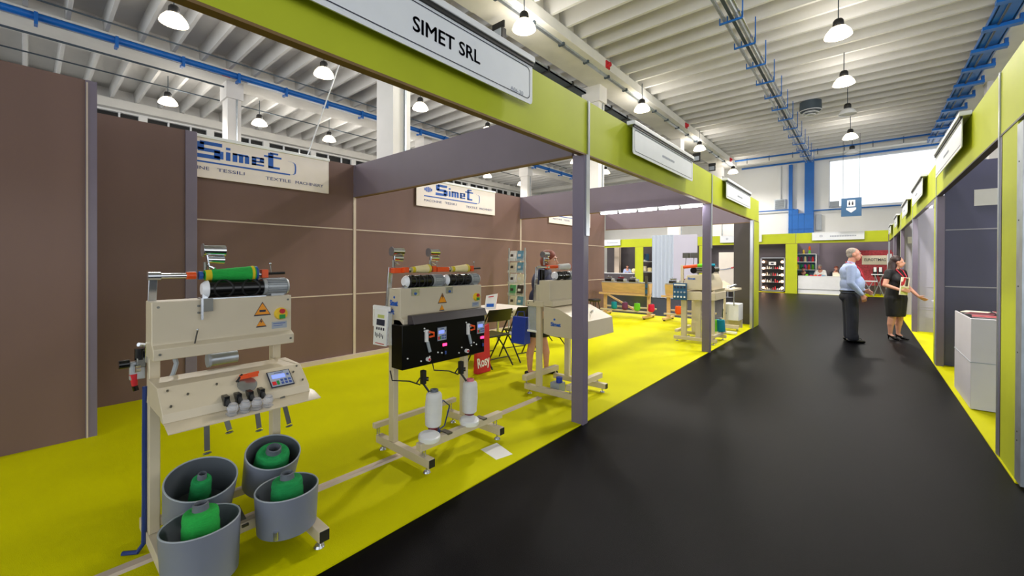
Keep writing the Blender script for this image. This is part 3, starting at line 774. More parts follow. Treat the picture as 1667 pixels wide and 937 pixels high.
def package(x, y0, y1, z, r0, r1, label, m='yarn_green_light', band='yarn_yellow', group=None, core='blue_edge'):
    t = thing('yarn_package', label, 'yarn cone', (x, (y0 + y1) / 2, z), group=group)
    zc = z; zt = z + (r1 - r0) * .5
    d = Vector((0, y1 - y0, zt - zc)); L = d.length
    b = MB(); n = 20; prof = [(r0 * .9, .0), (r0, .006)] + [(r0 + (r1 - r0) * i / n + .0006 * math.sin(i * 2.2), L * (.02 + .93 * i / n)) for i in range(n + 1)] + [(r1 * .97, L * .97), (r1 * .8, L)]
    b.lathe(prof, (x, y0, zc), d, m, 28, True); b.build('yarn', t)
    b = MB(); b.lathe([(r0 + .001, .002), (r0 + .0025, .03)], (x, y0, zc), d, band, 28); b.lathe([(r1 - .0005, L * .89), (r1 + .001, L * .945)], (x, y0, zc), d, band, 28); b.build('end_band', t)
    b = MB(); b.lathe([(r1 * .93, L * .955), (r1 * .96, L * 1.02), (r1 * .5, L * 1.03)], (x, y0, zc), d, core, 24, True); b.build('core_tube', t)
    return t
def keypad(b, P, ux, uz, n, w, h):
    """control display on a plane: P lower left corner, ux and uz unit vectors, n outward normal"""
    P = Vector(P); ux = Vector(ux).normalized(); uz = Vector(uz).normalized(); n = ux.cross(uz).normalized()
    def q(a0, a1, c0, c1, m, d):
        vs = []
        for dd in (0, d):
            for a, c in ((a0, c0), (a1, c0), (a1, c1), (a0, c1)): vs.append(P + ux * w * a + uz * h * c + n * dd)
        b.add(vs, [(0, 3, 2, 1), (4, 5, 6, 7), (0, 1, 5, 4), (1, 2, 6, 5), (2, 3, 7, 6), (3, 0, 4, 7)], m)
    q(0, 1, 0, 1, 'ink', .004); q(.04, .96, .05, .95, 'keypad_grey', .006)
    q(.15, .72, .52, .75, 'screen_blue', .007); q(.8, .9, .62, .74, 'key_blue', .007)
    q(.08, .24, .12, .34, 'key_red', .008); q(.28, .38, .12, .36, 'key_green', .008)
    for i in range(3):
        for j in range(2): q(.46 + i * .17, .57 + i * .17, .12 + j * .18, .25 + j * .18, 'key_blue', .0075)
    q(.3, .7, .84, .88, 'key_blue', .0065)

# ---------------- machine one: nearest winder
m1 = thing('winding_machine', 'nearest cream winding machine, with a green yarn package on top and sloping tray', 'winding machine', (-2.75, .70, 0))
stand_frame(m1, .405, .98, x0=-2.98, x1=-2.12, post_top=1.04)
headbox(m1, .395, 1.035)
b = MB(); b.cyl((-2.6, .555, 1.045), (-2.585, .57, 1.15), .0035, m='steel_dark', n=8); b.cyl((-2.6, .553, 1.035), (-2.59, .558, 1.06), .009, m='yarn_lime', n=8); b.sph((-2.585, .57, 1.152), .006, 'chrome', 6); b.build('lever', m1)
b = MB(); b.box(-2.60, -2.585, .585, .595, 1.20, 1.31, 'steel'); b.box(-2.615, -2.60, .59, .64, 1.24, 1.305, 'steel_dark'); b.build('clamp_plate', m1)
b = MB(); warning(b, -2.614, .878, 1.195, .042); warning(b, -2.614, .872, 1.13, .026); bolt_mark(b, -2.6105, .87, 1.14, .03); b.box(-2.6125, -2.6115, .862, .895, 1.213, 1.225, 'ink'); b.build('warning_sign', m1)
switch(m1, .975, 1.195)
for y, z, x in ((.42, 1.275, -2.615), (.42, 1.05, -2.575), (.58, 1.27, -2.615), (.58, 1.235, -2.615), (1.015, 1.275, -2.615), (1.015, 1.05, -2.575)): MB().cyl((x, y, z), (x + .004, y, z), .006, m='steel_dark', n=8).build('bolt', m1)
MB().bar((-2.795, .412, .98), (-2.70, .415, 1.43), .034, .008, 'steel', up=(1, 0, 0)).build('support_arm', m1, bevel=.002)
cradle(m1, .412, .615, .875, z=1.425, x=-2.69, orange0=.545)
drum_unit(m1, .635, .895, 1.035)
MB().box(-2.73, -2.62, .60, .90, 1.30, 1.306, 'steel').build('drum_bed', m1)
eyelet_head(m1, -2.74, .68, 1.54)
package(-2.69, .622, .868, 1.425, .027, .042, 'green yarn package with yellow bands lying on top of the nearest machine')
# sloping tray
b = MB(); b.prism([(-2.74, .79), (-2.70, .915), (-2.49, .91), (-2.375, .815), (-2.365, .775), (-2.40, .775), (-2.42, .79)], 'y', .395, 1.035, 'machine_cream'); tray = b.build('control_tray', m1, bevel=.003)
b = MB(); b.prism([(-2.42, .775), (-2.365, .775), (-2.285, .752), (-2.285, .748), (-2.365, .768), (-2.42, .768)], 'y', .40, 1.06, 'machine_cream'); b.build('tray_lip', tray)
for x, y, z in ((-2.47, .43, .897), (-2.40, .43, .84), (-2.44, .50, .872), (-2.46, .62, .889), (-2.45, .98, .88), (-2.40, 1.01, .84), (-2.48, 1.01, .903)): MB().cyl((x, y, z - .004), (x + .004, y, z + .003), .005, m='steel_dark', n=8).build('bolt', tray)
sl = Vector((-.115, 0, .095)).normalized()
b = MB(); keypad(b, (-2.385 + .003, .845, .826 + .003), (0, 1, 0), sl, None, .115, .105); b.build('control_display', tray)
b = MB(); b.bar((-2.46, .72, .90), (-2.45, .80, .905), .03, .018, 'orange'); b.bar((-2.44, .75, .912), (-2.43, .80, .918), .012, .012, 'orange'); b.cyl((-2.44, .70, .885), (-2.455, .73, .915), .005, m='black_matte', n=8); b.build('orange_catch', tray)
b = MB(); b.lathe([(.001, 0), (.045, 0), (.045, .006), (.001, .008)], (-2.43, .745, .862), (.64, 0, .77), 'steel', 20); b.build('cover_disc', tray)
# four chrome sensors
for k in range(4):
    y = .645 + k * .052
    s_ = MB(); s_.box(-2.40, -2.35, y - .022, y + .002, .80, .845, 'black_gloss'); s_.cyl((-2.37, y - .01, .84), (-2.345, y - .005, .80), .012, m='black_matte', n=10); o = s_.build('yarn_sensor', tray, bevel=.002)
    b = MB(); b.lathe([(.004, .050), (.016, .046), (.025, .022), (.018, .002), (.026, -.004), (.018, -.014), (.003, -.018)], (-2.318, y + .002, .772), (.2, .05, 1), 'clear', 18, True); b.sph((-2.325, y + .002, .765), .007, 'steel', 6); b.build('glass_knob', o)
# hanging hook blades
for y, z, l, a in ((.555, .74, .13, 0), (.625, .75, .07, .02), (.765, .75, .10, .01), (.89, .76, .13, .03)):
    b = MB(); b.bar((-2.36, y, z + .02), (-2.35, y + a, z - l), .005, .022, 'steel_dark', up=(0, 1, 0)); b.tube([(-2.35 + math.sin(t_) * .010, y + a + math.cos(t_) * .014, z - l - .012 + math.sin(t_) * .006) for t_ in [2 * PI * i / 10 for i in range(10)]], .004, 'steel', 6, True); b.build('hook', m1)
# pneumatic unit on the left side
b = MB(); b.box(-2.84, -2.79, .365, .402, .96, 1.01, 'steel_dark'); b.box(-2.83, -2.80, .34, .40, .90, .99, 'motor_grey'); o = b.build('air_regulator', m1, bevel=.004)
b = MB(); b.cyl((-2.81, .38, 1.0), (-2.81, .38, 1.055), .022, m='black_gloss', n=16); b.cyl((-2.81, .34, .985), (-2.81, .300, .985), .021, m='black_gloss', n=16); b.build('regulator_knob', o)
b = MB(); b.cyl((-2.81, .355, .93), (-2.81, .36, .87), .017, .012, 'red', 14); b.cyl((-2.81, .36, .87), (-2.81, .365, .845), .012, m='black_gloss', n=12); b.build('oil_bowl', o)
b = MB(); b.cyl((-2.79, .375, .96), (-2.785, .355, .96), .02, m='chrome', n=14); b.build('gauge', o)
b = MB(); b.cyl((-2.8, .40, 1.07), (-2.78, .37, 1.08), .010, m='steel', n=8); b.build('fitting', m1)
b = MB(); b.tube([(-2.80, .398, .86), (-2.80, .396, .6), (-2.80, .396, .3), (-2.80, .394, .06), (-2.81, .37, .02), (-2.86, .32, .016)], .011, 'hose_blue', 8); b.build('air_hose', m1)
b = MB(); b.tube([(-2.735, .50, 1.02), (-2.72, .51, .97), (-2.73, .50, .92), (-2.76, .48, .86)], .011, 'plate_grey', 8); b.build('hose', m1)
b = MB(); b.cyl((-2.78, .66, .95), (-2.78, .80, .95), .035, .033, 'galvanised', 20); b.cyl((-2.78, .655, .95), (-2.78, .67, .95), .04, m='plate_grey', n=20); b.build('rear_cylinder', m1)
b = MB(); b.bar((-2.78, .985, .90), (-2.50, 1.02, .90), .02, .03, 'machine_cream'); b.build('side_arm', m1, bevel=.003)
# lower rails with can carriers
b = MB(); b.box(-2.46, -2.41, .40, 1.05, .115, .165, 'machine_cream'); b.build('lower_rail', m1, bevel=.003)
b = MB(); b.box(-2.79, -2.75, .45, .985, .14, .18, 'machine_cream'); b.build('cross_rail', m1, bevel=.003)
b = MB(); b.cyl((-2.20, .80, .13), (-2.20, .80, .17), .012, m='steel', n=8); b.bar((-2.55, .73, .19), (-2.40, .73, .15), .03, .01, 'steel_dark'); b.build('can_bracket', m1)

# four oval yarn cans
def yarn_can(x, y, z, r, h, tilt, lb, cone_lb, cr, ch, cm='yarn_green'):
    t = thing('yarn_can', lb, 'yarn can', (x, y, z), group=None); t.rotation_euler = (0, tilt, 0)
    n = 40
    b = MB()
    b.lathe([(.01, 0), (r * .90, 0), (r * .93, .004), (r, h), (r - .004, h + .002), (r - .008, h)], (0, 0, 0), (0, 0, 1), 'can_grey', n, False, 1.0); b.build('body', t, world=False)
    b = MB(); b.lathe([(.005, .008), (r * .88, .008), (r - .0085, h - .001)], m='can_inner', n=n); b.build('inside', t, world=False)
    b = MB(); b.tube([((r - .004) * math.cos(a), (r - .004) * math.sin(a), h) for a in [2 * PI * i / 40 for i in range(40)]], .004, 'plate_grey', 6, True); b.build('rim', t, world=False)
    # a cone of yarn standing inside is a thing of its own
    d = Vector((math.sin(tilt), 0, math.cos(tilt)))
    zt = .012
    c = thing('yarn_cone', cone_lb, 'yarn cone', Vector((x, y, z)) + d * zt); c.rotation_euler = (0, tilt, 0)
    b = MB(); prof = [(cr * .95, 0), (cr * 1.06, .01)] + [(cr * (1.06 - .16 * i / 14) + .0012 * math.sin(i * 2.5), .01 + (ch - .02) * i / 14) for i in range(15)] + [(cr * .86, ch - .003), (cr * .80, ch + .001), (cr * .6, ch + .003), (cr * .42, ch + .004)]
    b.lathe(prof, m=cm, n=32, cap=False); b.lathe([(cr * .4, ch - .002), (cr * .4, .0)], m=cm, n=24); b.build('yarn', c, world=False)
    b = MB(); b.lathe([(cr * .44, ch - .004), (cr * .40, ch + .03), (cr * .34, ch + .034), (cr * .30, ch + .02), (cr * .3, ch - .06)], m='tube_grey', n=24); b.build('core_tube', c, world=False)
    b = MB(); b.lathe([(cr * .29, ch - .03), (.001, ch - .03)], m='dark_void', n=24); b.build('bore', c, world=False)
yarn_can(-2.315, .525, .055, .155, .245, -.04, 'grey yarn can in front at left, holding a tall light green cone', 'large green yarn cone in the front left grey can', .077, .285, 'yarn_green_light')
yarn_can(-2.31, .895, .115, .150, .20, .0, 'grey yarn can in front at right of the nearest machine', 'large green yarn cone in the front right grey can', .080, .23)
yarn_can(-2.64, .585, .20, .156, .205, .34, 'grey yarn can behind the front left can, leaning forward', 'thin nearly used up green yarn cone in the rear left grey can', .048, .19)
yarn_can(-2.66, .925, .21, .142, .215, .38, 'grey yarn can at the rear right, half behind the front right can', 'round green yarn cone in the rear right grey can', .094, .20)
for x, y in ((-2.63, .565), (-2.63, .92)):
    MB().box(x - .05, x + .05, y - .02, y + .02, .165, .195, 'steel_dark').build('can_support', m1)

# ---------------- machine two: double winder with the black front
m2 = thing('winding_machine', 'second cream winding machine, with a black front panel and white cones below', 'winding machine', (-2.75, 2.2, 0))
stand_frame(m2, 1.83, 2.57, x0=-2.98, x1=-2.31, post_top=1.04)
# rear rail on short pillars
b = MB(); b.box(-2.99, -2.95, 1.80, 2.66, .175, .215, 'machine_cream'); b.build('rear_rail', m2, bevel=.003)
for y in (1.84, 2.6):
    b = MB()
    for x in (-2.985, -2.955): b.cyl((x, y, .115), (x, y, .18), .006, m='steel', n=8)
    b.build('rail_spacer', m2)
b = MB(); b.box(-2.42, -2.365, 1.80, 2.66, .165, .22, 'machine_cream'); b.build('front_rail', m2, bevel=.003)
for y in (1.85, 2.6):
    b = MB()
    for x in (-2.41, -2.38): b.cyl((x, y, .115), (x, y, .17), .006, m='steel', n=8)
    b.build('rail_spacer', m2)
headbox(m2, 1.80, 2.65)
b = MB(); b.box(-2.80, -2.76, 1.80, 2.65, 1.06, 1.26, 'machine_shade'); b.build('rear_box', m2, bevel=.004)
b = MB(); b.prism([(-2.70, .99), (-2.565, .99), (-2.565, 1.03), (-2.62, 1.07), (-2.70, 1.07)], 'y', 1.80, 2.64, 'machine_cream'); b.build('lower_bar', m2, bevel=.003)
b = MB(); b.prism([(-2.575, 1.035), (-2.49, 1.045), (-2.52, 1.105), (-2.575, 1.105)], 'y', 1.835, 2.60, 'charcoal'); b.build('hood', m2, bevel=.003)
b = MB(); b.box(-2.66, -2.525, 1.755, 2.60, .72, 1.04, 'black_panel'); fr = b.build('front_panel', m2, bevel=.004)
for yk, yc, led in ((2.07, 1.98, 2.165), (2.50, 2.41, 2.585)):
    b = MB(); keypad(b, (-2.523, yk, .885), (0, 1, 0), (0, 0, 1), None, .095, .11); b.build('control_display', fr)
    b = MB(); b.cyl((-2.525, yc, .97), (-2.50, yc, .97), .014, m='plate_grey', n=12); b.tube([(-2.50, yc - .005, .975), (-2.485, yc + .03, .965), (-2.49, yc + .035, .94), (-2.50, yc, .935)], .008, 'orange', 8); o = b.build('orange_hook', fr)
    b = MB(); b.box(-2.52, -2.505, yc - .03, yc - .005, .90, .99, 'paper'); b.bar((-2.51, yc - .01, .90), (-2.505, yc + .01, .82), .012, .02, 'plate_grey'); b.build('yarn_guide', o)
    b = MB(); b.box(-2.525, -2.52, led - .035, led + .005, .84, .86, 'led_pink'); b.box(-2.525, -2.518, led - .025, led + .0, .76, .83, 'black_gloss'); b.box(-2.518, -2.512, led - .018, led - .006, .775, .80, 'key_blue'); b.build('led_switch', fr)
b = MB()
for y, z in ((1.80, .80), (1.95, 1.0), (1.95, .98), (2.0, .78), (1.92, .76), (2.08, .80), (2.12, .79), (2.33, .80), (2.44, .80), (2.47, .82), (2.38, 1.0), (2.30, .76), (2.50, .80)): b.cyl((-2.525, y, z), (-2.519, y, z), .006, m='paper', n=8)
b.build('button', fr)
for y in (1.98, 2.38):
    b = MB(); b.cyl((-2.525, y, .765), (-2.50, y, .765), .016, m='paper', n=12); b.cyl((-2.50, y, .765), (-2.495, y, .765), .010, m='red', n=10); b.build('tension_wheel', fr)
b = MB(); warning(b, -2.614, 2.20, 1.17, .045); warning(b, -2.614, 2.195, 1.11, .026); bolt_mark(b, -2.6105, 2.20, 1.19, .05); b.build('warning_sign', m2)
switch(m2, 2.585, 1.195)
b = MB(); b.text('Simet', (-2.745, 1.799, 1.17), (1, 0, 0), (0, 0, 1), .10, .045, .002, 'sign_blue', bold=.03); b.cyl((-2.69, 1.799, 1.235), (-2.69, 1.797, 1.235), .01, m='sign_blue', n=10); b.text('soft', (-2.78, 1.799, 1.105), (1, 0, 0), (0, 0, 1), .09, .04, .002, 'sign_blue', bold=.02); b.build('maker_mark', m2)
for y in (1.93, 2.27):
    b = MB(); b.box(-2.614, -2.606, y - .035, y + .035, 1.245, 1.295, 'steel'); b.cyl((-2.606, y, 1.26), (-2.60, y, 1.26), .01, m='blue_edge', n=10); b.build('clamp_plate', m2)
MB().bar((-2.80, 1.80, 1.0), (-2.74, 1.80, 1.46), .04, .012, 'steel', up=(1, 0, 0)).build('support_arm', m2, bevel=.002)
MB().box(-2.74, -2.70, 1.80, 1.90, 1.415, 1.455, 'orange').build('cradle_arm', m2, bevel=.003)
cradle(m2, 1.80, 1.93, 2.125, z=1.44, x=-2.68, orange0=1.87, chrome=False)
cradle(m2, 2.18, 2.335, 2.55, z=1.44, x=-2.68, orange0=2.19, chrome=False)
drum_unit(m2, 1.90, 2.13, 2.25, z=1.35, spirals=3)
drum_unit(m2, 2.30, 2.55, 2.66, z=1.35, spirals=3)
MB().box(-2.73, -2.62, 1.88, 2.56, 1.30, 1.306, 'steel').build('drum_bed', m2)
eyelet_head(m2, -2.74, 1.86, 1.56); eyelet_head(m2, -2.74, 2.21, 1.56)
package(-2.68, 1.945, 2.115, 1.44, .022, .036, 'cream yarn package with yellow ends on the second machine, left one', 'yarn_cream', 'yarn_yellow', None, 'yarn_yellow')
package(-2.68, 2.35, 2.54, 1.44, .022, .036, 'cream yarn package with yellow ends on the second machine, right one', 'yarn_cream', 'yarn_yellow', None, 'yarn_yellow')
# leaflets hanging on the left side
o = thing('leaflet_bundle', 'bundle of printed sheets hanging on the left side of the second machine', 'leaflets', (-2.8, 1.76, .9))
b = MB(); b.box(-2.92, -2.70, 1.765, 1.775, 1.13, 1.165, 'paper'); b.box(-2.93, -2.92, 1.765, 1.80, 1.0, 1.16, 'paper'); b.build('holder', o)
b = MB(); b.bar((-2.80, 1.76, 1.14), (-2.79, 1.74, .87), .012, .17, 'paper', up=(1, 0, 0)); b.build('sheet', o)
b = MB(); b.bar((-2.72, 1.765, 1.12), (-2.70, 1.75, .88), .006, .10, 'acrylic', up=(1, 0, 0)); b.build('plastic_sleeve', o)
def on_sheet(a0, a1, z0, z1, m):
    y = lambda z: 1.7535 - (1.14 - z) * .074 - .0005
    b.add([(-2.875 + a0, y(z0), z0), (-2.875 + a1, y(z0), z0), (-2.875 + a1, y(z1), z1), (-2.875 + a0, y(z1), z1)], [(0, 1, 2, 3)], m)
b = MB(); on_sheet(.03, .14, 1.02, 1.065, 'ink'); on_sheet(.04, .13, 1.075, 1.10, 'mag_lime')
for k in range(4): on_sheet(.03 + k * .03, .05 + k * .03, .985, 1.005, 'ink')
for k in range(6): on_sheet(.02 + k * .02, .03 + k * .02, .935 - .01 * (k % 2), .965 - .008 * (k % 3), 'ink')
on_sheet(.03, .15, .882, .888, 'red'); b.build('print', o)
# cone holders with white cones
def white_cone(y, lb, ringm):
    t = thing('yarn_cone', lb, 'yarn cone', (-2.49, y, .26))
    b = MB(); d = Vector((-.02, .05, 1)).normalized(); o = Vector((-2.46, y, .27))
    b.lathe([(.045, 0), (.058, .012)] + [(.058 + .006 * math.sin(i / 12 * PI) + .0008 * math.sin(i * 2.4), .012 + .225 * i / 12) for i in range(13)] + [(.05, .25), (.032, .256)], o, d, 'yarn_white', 28, True); b.build('yarn', t)
    b = MB(); b.lathe([(.032, .25), (.030, .275), (.022, .277), (.02, .26)], o, d, ringm, 22, False); b.build('core_tube', t)
    b = MB(); b.lathe([(.010, -.07), (.03, -.04), (.04, -.005), (.035, 0)], o, d, 'maroon', 20, True); b.build('core_foot', t)
white_cone(1.985, 'white yarn cone standing below the left half of the second machine', 'tube_grey')
white_cone(2.36, 'white yarn cone with a pink core ring, right of the other white cone', 'red_ring')
for y, yy in ((1.98, 1.90), (2.355, 2.30)):
    o = MB().lathe([(.001, 0), (.075, 0), (.08, .012), (.078, .034), (.07, .04), (.001, .042)], (-2.40, yy, .215), (.1, 0, 1), 'white_gloss', 30, False).build('cone_tray', m2)
    b = MB(); b.bar((-2.40, yy + .05, .23), (-2.455, y + .01, .215), .03, .006, 'steel'); b.cyl((-2.455, y, .20), (-2.46, y, .255), .008, m='steel', n=8); b.box(-2.44, -2.35, y + .06, y + .1, .215, .228, 'steel_dark'); b.build('spindle_arm', m2)
    b = MB(); b.tube([(-2.56, y - .30, .73), (-2.55, y - .29, .66), (-2.5, y - .18, .64), (-2.48, y - .1, .60)], .005, 'black_matte', 8); b.tube([(-2.50, y - .12, .61), (-2.5, y - .09, .64), (-2.49, y - .07, .66)], .005, 'black_matte', 8)
    b.box(-2.50, -2.465, y - .085, y - .055, .60, .70, 'black_matte'); b.cyl((-2.48, y - .07, .60), (-2.45, y - .04, .54), .008, m='black_matte', n=8); b.cyl((-2.49, y - .05, .63), (-2.47, y - .03, .63), .016, m='black_gloss', n=10); b.build('yarn_arm', m2)
b = MB(); b.box(-2.62, -2.56, 2.08, 2.14, .10, .17, 'bag_blue'); b.cyl((-2.59, 2.11, .17), (-2.58, 2.12, .20), .025, m='hose_blue', n=12)
b.tube([(-2.60, 2.14, .15), (-2.7, 2.3, .12), (-2.75, 2.4, .25), (-2.72, 2.3, .33), (-2.6, 2.15, .3)], .006, 'hose_blue', 8); b.build('foot_valve', m2)

# ---------------- machine three
m3 = thing('winding_machine', 'third cream winding machine, partly hidden behind the nearest aisle post', 'winding machine', (-2.7, 4.0, 0))
stand_frame(m3, 3.72, 4.30, x0=-2.97, x1=-2.25, post_top=1.04)
headbox(m3, 3.71, 4.40)
MB().box(-2.80, -2.76, 3.71, 4.40, 1.04, 1.25, 'machine_shade').build('rear_box', m3, bevel=.004)
b = MB(); b.prism([(-2.70, .72), (-2.70, 1.02), (-2.50, 1.0), (-2.22, .88), (-2.20, .70), (-2.60, .70)], 'y', 3.71, 4.40, 'machine_cream'); o = b.build('front_box', m3, bevel=.004)
b = MB(); b.text('Simet', (-2.60, 3.709, .81), (1, 0, 0), (0, 0, 1), .13, .045, .002, 'sign_blue', bold=.04); b.cyl((-2.55, 3.709, .885), (-2.55, 3.706, .885), .012, m='sign_blue', n=10); b.build('maker_mark', o)
b = MB(); b.bar((-2.42, 3.9, .97), (-2.40, 3.96, 1.02), .02, .012, 'black_matte'); b.cyl((-2.33, 4.1, .94), (-2.3, 4.1, .97), .012, m='chrome', n=8); b.build('handle', o)
b = MB(); b.box(-2.93, -2.70, 3.70, 3.76, 1.01, 1.07, 'machine_cream'); b.cyl((-2.90, 3.70, 1.04), (-2.90, 3.695, 1.04), .008, m='steel_dark', n=8); b.build('side_bracket', m3, bevel=.004)
b = MB(); b.box(-2.92, -2.80, 3.72, 3.74, .73, 1.01, 'acrylic'); b.box(-2.93, -2.80, 3.715, 3.745, .715, .735, 'paper'); b.build('acrylic_pocket', m3)
MB().bar((-2.83, 3.72, 1.05), (-2.80, 3.72, 1.45), .05, .012, 'steel', up=(1, 0, 0)).build('support_arm', m3, bevel=.002)
MB().box(-2.82, -2.79, 3.80, 3.86, 1.06, 1.42, 'black_gloss').build('black_guard', m3, bevel=.003)
b = MB(); b.cyl((-2.79, 3.72, 1.45), (-2.66, 3.78, 1.45), .012, m='chrome', n=10); b.cyl((-2.70, 3.76, 1.45), (-2.66, 3.92, 1.455), .022, .018, 'orange', 12); b.build('cradle_tube', m3)
drum_unit(m3, 3.90, 4.16, 4.28, z=1.35)
eyelet_head(m3, -2.74, 3.80, 1.57)
package(-2.66, 3.94, 4.16, 1.45, .03, .038, 'white yarn package with red end on the third machine, beside the aisle post', 'yarn_white', 'yarn_white', None, 'red')
b = MB(); b.box(-2.99, -2.93, 3.70, 4.36, .15, .21, 'machine_cream'); b.build('rear_rail', m3, bevel=.003)
b = MB(); b.box(-2.40, -2.34, 3.70, 4.40, .15, .21, 'machine_cream'); b.build('front_rail', m3, bevel=.003)
b = MB()
for x in (-2.96, -2.37):
    for y in (3.74, 4.33): b.cyl((x, y, .115), (x, y, .152), .008, m='steel', n=8)
b.build('rail_spacer', m3)
b = MB(); b.box(-2.68, -2.56, 3.82, 3.94, .06, .16, 'plate_grey'); b.cyl((-2.60, 3.88, .16), (-2.60, 3.88, .22), .035, m='bag_blue', n=14); b.build('foot_valve', m3)

# floor cable duct
single('cable_duct', MB().prism([(-2.76, .008), (-2.69, .008), (-2.70, .022), (-2.75, .022)], 'y', -1.2, 3.68, 'beige_strip'), 'low beige cable duct lying on the green carpet under the machines', 'cable duct', (-2.72, 1, .008))
o = MB().add([(-2.325, 2.355, .0085), (-2.115, 2.31, .0085), (-2.08, 2.46, .0085), (-2.31, 2.53, .0085), (-2.325, 2.355, .0095), (-2.115, 2.31, .0095), (-2.08, 2.46, .0095), (-2.31, 2.53, .0095)], [(0, 1, 2, 3), (4, 5, 6, 7), (0, 1, 5, 4), (1, 2, 6, 5), (2, 3, 7, 6), (3, 0, 4, 7)], 'paper')
single('paper_sheet', o, 'white sheet of paper lying on the green carpet beside the second machine', 'paper', (-2.2, 2.4, .009))

# ---------------- machine four: behind the second aisle post
m4 = thing('winding_machine', 'far cream machine with a blue control panel, behind the second aisle post', 'winding machine', (-2.5, 8.4, 0))
for k, (x, y) in enumerate(((-2.62, 8.12), (-2.37, 8.16), (-2.62, 8.75), (-2.14, 8.16))):
    MB().box(x - .05, x + .045, y, y + .07, .10, .98 if k != 3 else .95, 'machine_cream').build('post', m4, bevel=.004)
for y in (8.10, 8.78):
    f = MB().box(-2.80, -2.04, y, y + .06, .05, .11, 'machine_cream').build('foot_bar', m4, bevel=.003)
    b = MB(); foot_pad(b, -2.74, y + .03); foot_pad(b, -2.1, y + .03); b.build('levelling_foot', f)
MB().box(-2.78, -2.72, 8.10, 8.9, .18, .23, 'machine_cream').build('rear_rail', m4, bevel=.003)
MB().box(-2.12, -2.06, 8.10, 8.9, .14, .19, 'machine_cream').build('front_rail', m4, bevel=.003)
MB().prism([(-2.62, 1.0), (-2.12, 1.0), (-2.12, 1.12), (-2.20, 1.30), (-2.56, 1.27), (-2.62, 1.14)], 'y', 8.12, 8.86, 'machine_cream').build('headbox', m4, bevel=.005)
MB().prism([(-2.66, .80), (-2.06, .82), (-2.06, .96), (-2.62, .97)], 'y', 8.10, 8.86, 'machine_cream').build('lower_box', m4, bevel=.005)
b = MB(); b.prism([(-2.14, .96), (-2.06, 1.02), (-1.99 - .08, 1.0), (-1.99 - .08, .90), (-2.14, .90)], 'y', 8.12, 8.8, 'machine_cream'); b.build('work_tray', m4)
b = MB(); b.box(-2.80, -2.55, 8.055, 8.095, .80, 1.12, 'panel_blue'); o = b.build('control_panel', m4, bevel=.004)
b = MB()
for i in range(4):
    for j in range(3): b.cyl((-2.765 + i * .06, 8.056, .86 + j * .09), (-2.765 + i * .06, 8.045, .86 + j * .09), .018, m=('paper', 'plate_grey', 'ink')[j], n=10)
b.box(-2.78, -2.57, 8.05, 8.055, 1.075, 1.10, 'paper'); b.build('dial', o)
b = MB(); b.text('Simet', (-2.55, 8.118, 1.19), (1, 0, 0), (0, 0, 1), .14, .04, .002, 'sign_blue', bold=.03); b.build('maker_mark', m4)
MB().box(-2.68, -2.63, 8.12, 8.16, 1.0, 1.46, 'machine_cream').build('support_arm', m4, bevel=.003)
b = MB(); b.cyl((-2.64, 8.14, 1.42), (-2.40, 8.2, 1.45), .03, .03, 'orange', 12); b.cyl((-2.4, 8.2, 1.45), (-2.25, 8.25, 1.46), .032, m='yarn_lime', n=12); b.cyl((-2.25, 8.25, 1.46), (-2.12, 8.3, 1.46), .03, m='yarn_teal', n=12); b.build('cradle_tube', m4)
b = MB(); b.cyl((-2.5, 8.3, 1.36), (-2.5, 8.8, 1.36), .06, m='black_gloss', n=16); b.cyl((-2.16, 8.2, 1.38), (-2.16, 8.5, 1.38), .07, m='black_gloss', n=16); b.build('winding_drum', m4)
b = MB()
for x in (-2.70, -2.55): b.cyl((x, 8.45, 1.45), (x, 8.5, 1.62), .006, m='steel', n=6); b.box(x - .05, x + .06, 8.44, 8.56, 1.60, 1.70, 'steel_dark')
b.build('yarn_tensioner', m4)
for (x, y, m_, lb) in ((-2.22, 8.55, 'yarn_lime', 'lime green cone at the foot of the far machine, beside the post'), (-2.1, 8.62, 'yarn_teal', 'turquoise cone at the foot of the far machine, right of the post')):
    t = thing('yarn_cone', lb, 'yarn cone', (x, y, .2)); MB().lathe([(.085, .2), (.09, .22), (.075, .42), (.03, .425)], (x, y, 0), m=m_, n=20, cap=True).build('yarn', t); MB().cyl((x, y, .42), (x, y, .45), .025, .022, 'tube_grey', 12).build('core_tube', t)
# machine beyond with a white box
m6 = thing('winding_machine', 'low cream machine with a bulky white box near the far carpet corner', 'winding machine', (-2.2, 10.0, 0))
b = MB(); b.box(-2.36, -2.05, 9.9, 10.3, .26, .62, 'white_gloss'); b.build('white_box', m6, bevel=.01)
b = MB(); b.box(-2.6, -2.02, 9.7, 9.78, .12, .19, 'machine_cream'); b.box(-2.5, -2.05, 10.2, 10.27, .08, .26, 'machine_cream'); b.build('frame', m6, bevel=.004)
b = MB(); b.box(-2.45, -2.02, 9.55, 9.62, .03, .07, 'paper'); b.cyl((-2.3, 9.74, .02), (-2.3, 9.74, .12), .02, m='steel', n=8); b.cyl((-2.15, 10.23, .01), (-2.15, 10.23, .1), .02, m='steel', n=8); b.build('levelling_foot', m6)
b = MB(); b.box(-2.34, -2.0, 9.0, 9.9, .94, .98, 'machine_cream'); b.prism([(-2.34, .98), (-2.12, .98), (-2.34, 1.12)], 'y', 9.0, 9.9, 'machine_cream'); b.build('table', m6, bevel=.003)
b = MB(); b.cyl((-2.06, 9.5, .62), (-2.06, 9.5, .94), .012, m='steel', n=8); b.box(-2.34, -2.30, 9.85, 9.89, .1, .95, 'machine_cream'); b.build('leg', m6)
b = MB(); b.bar((-2.12, 9.3, 1.0), (-2.02, 9.5, 1.06), .04, .03, 'steel'); b.cyl((-2.1, 9.2, .99), (-2.1, 9.2, 1.05), .03, m='white_gloss', n=12); b.build('yarn_guide', m6)
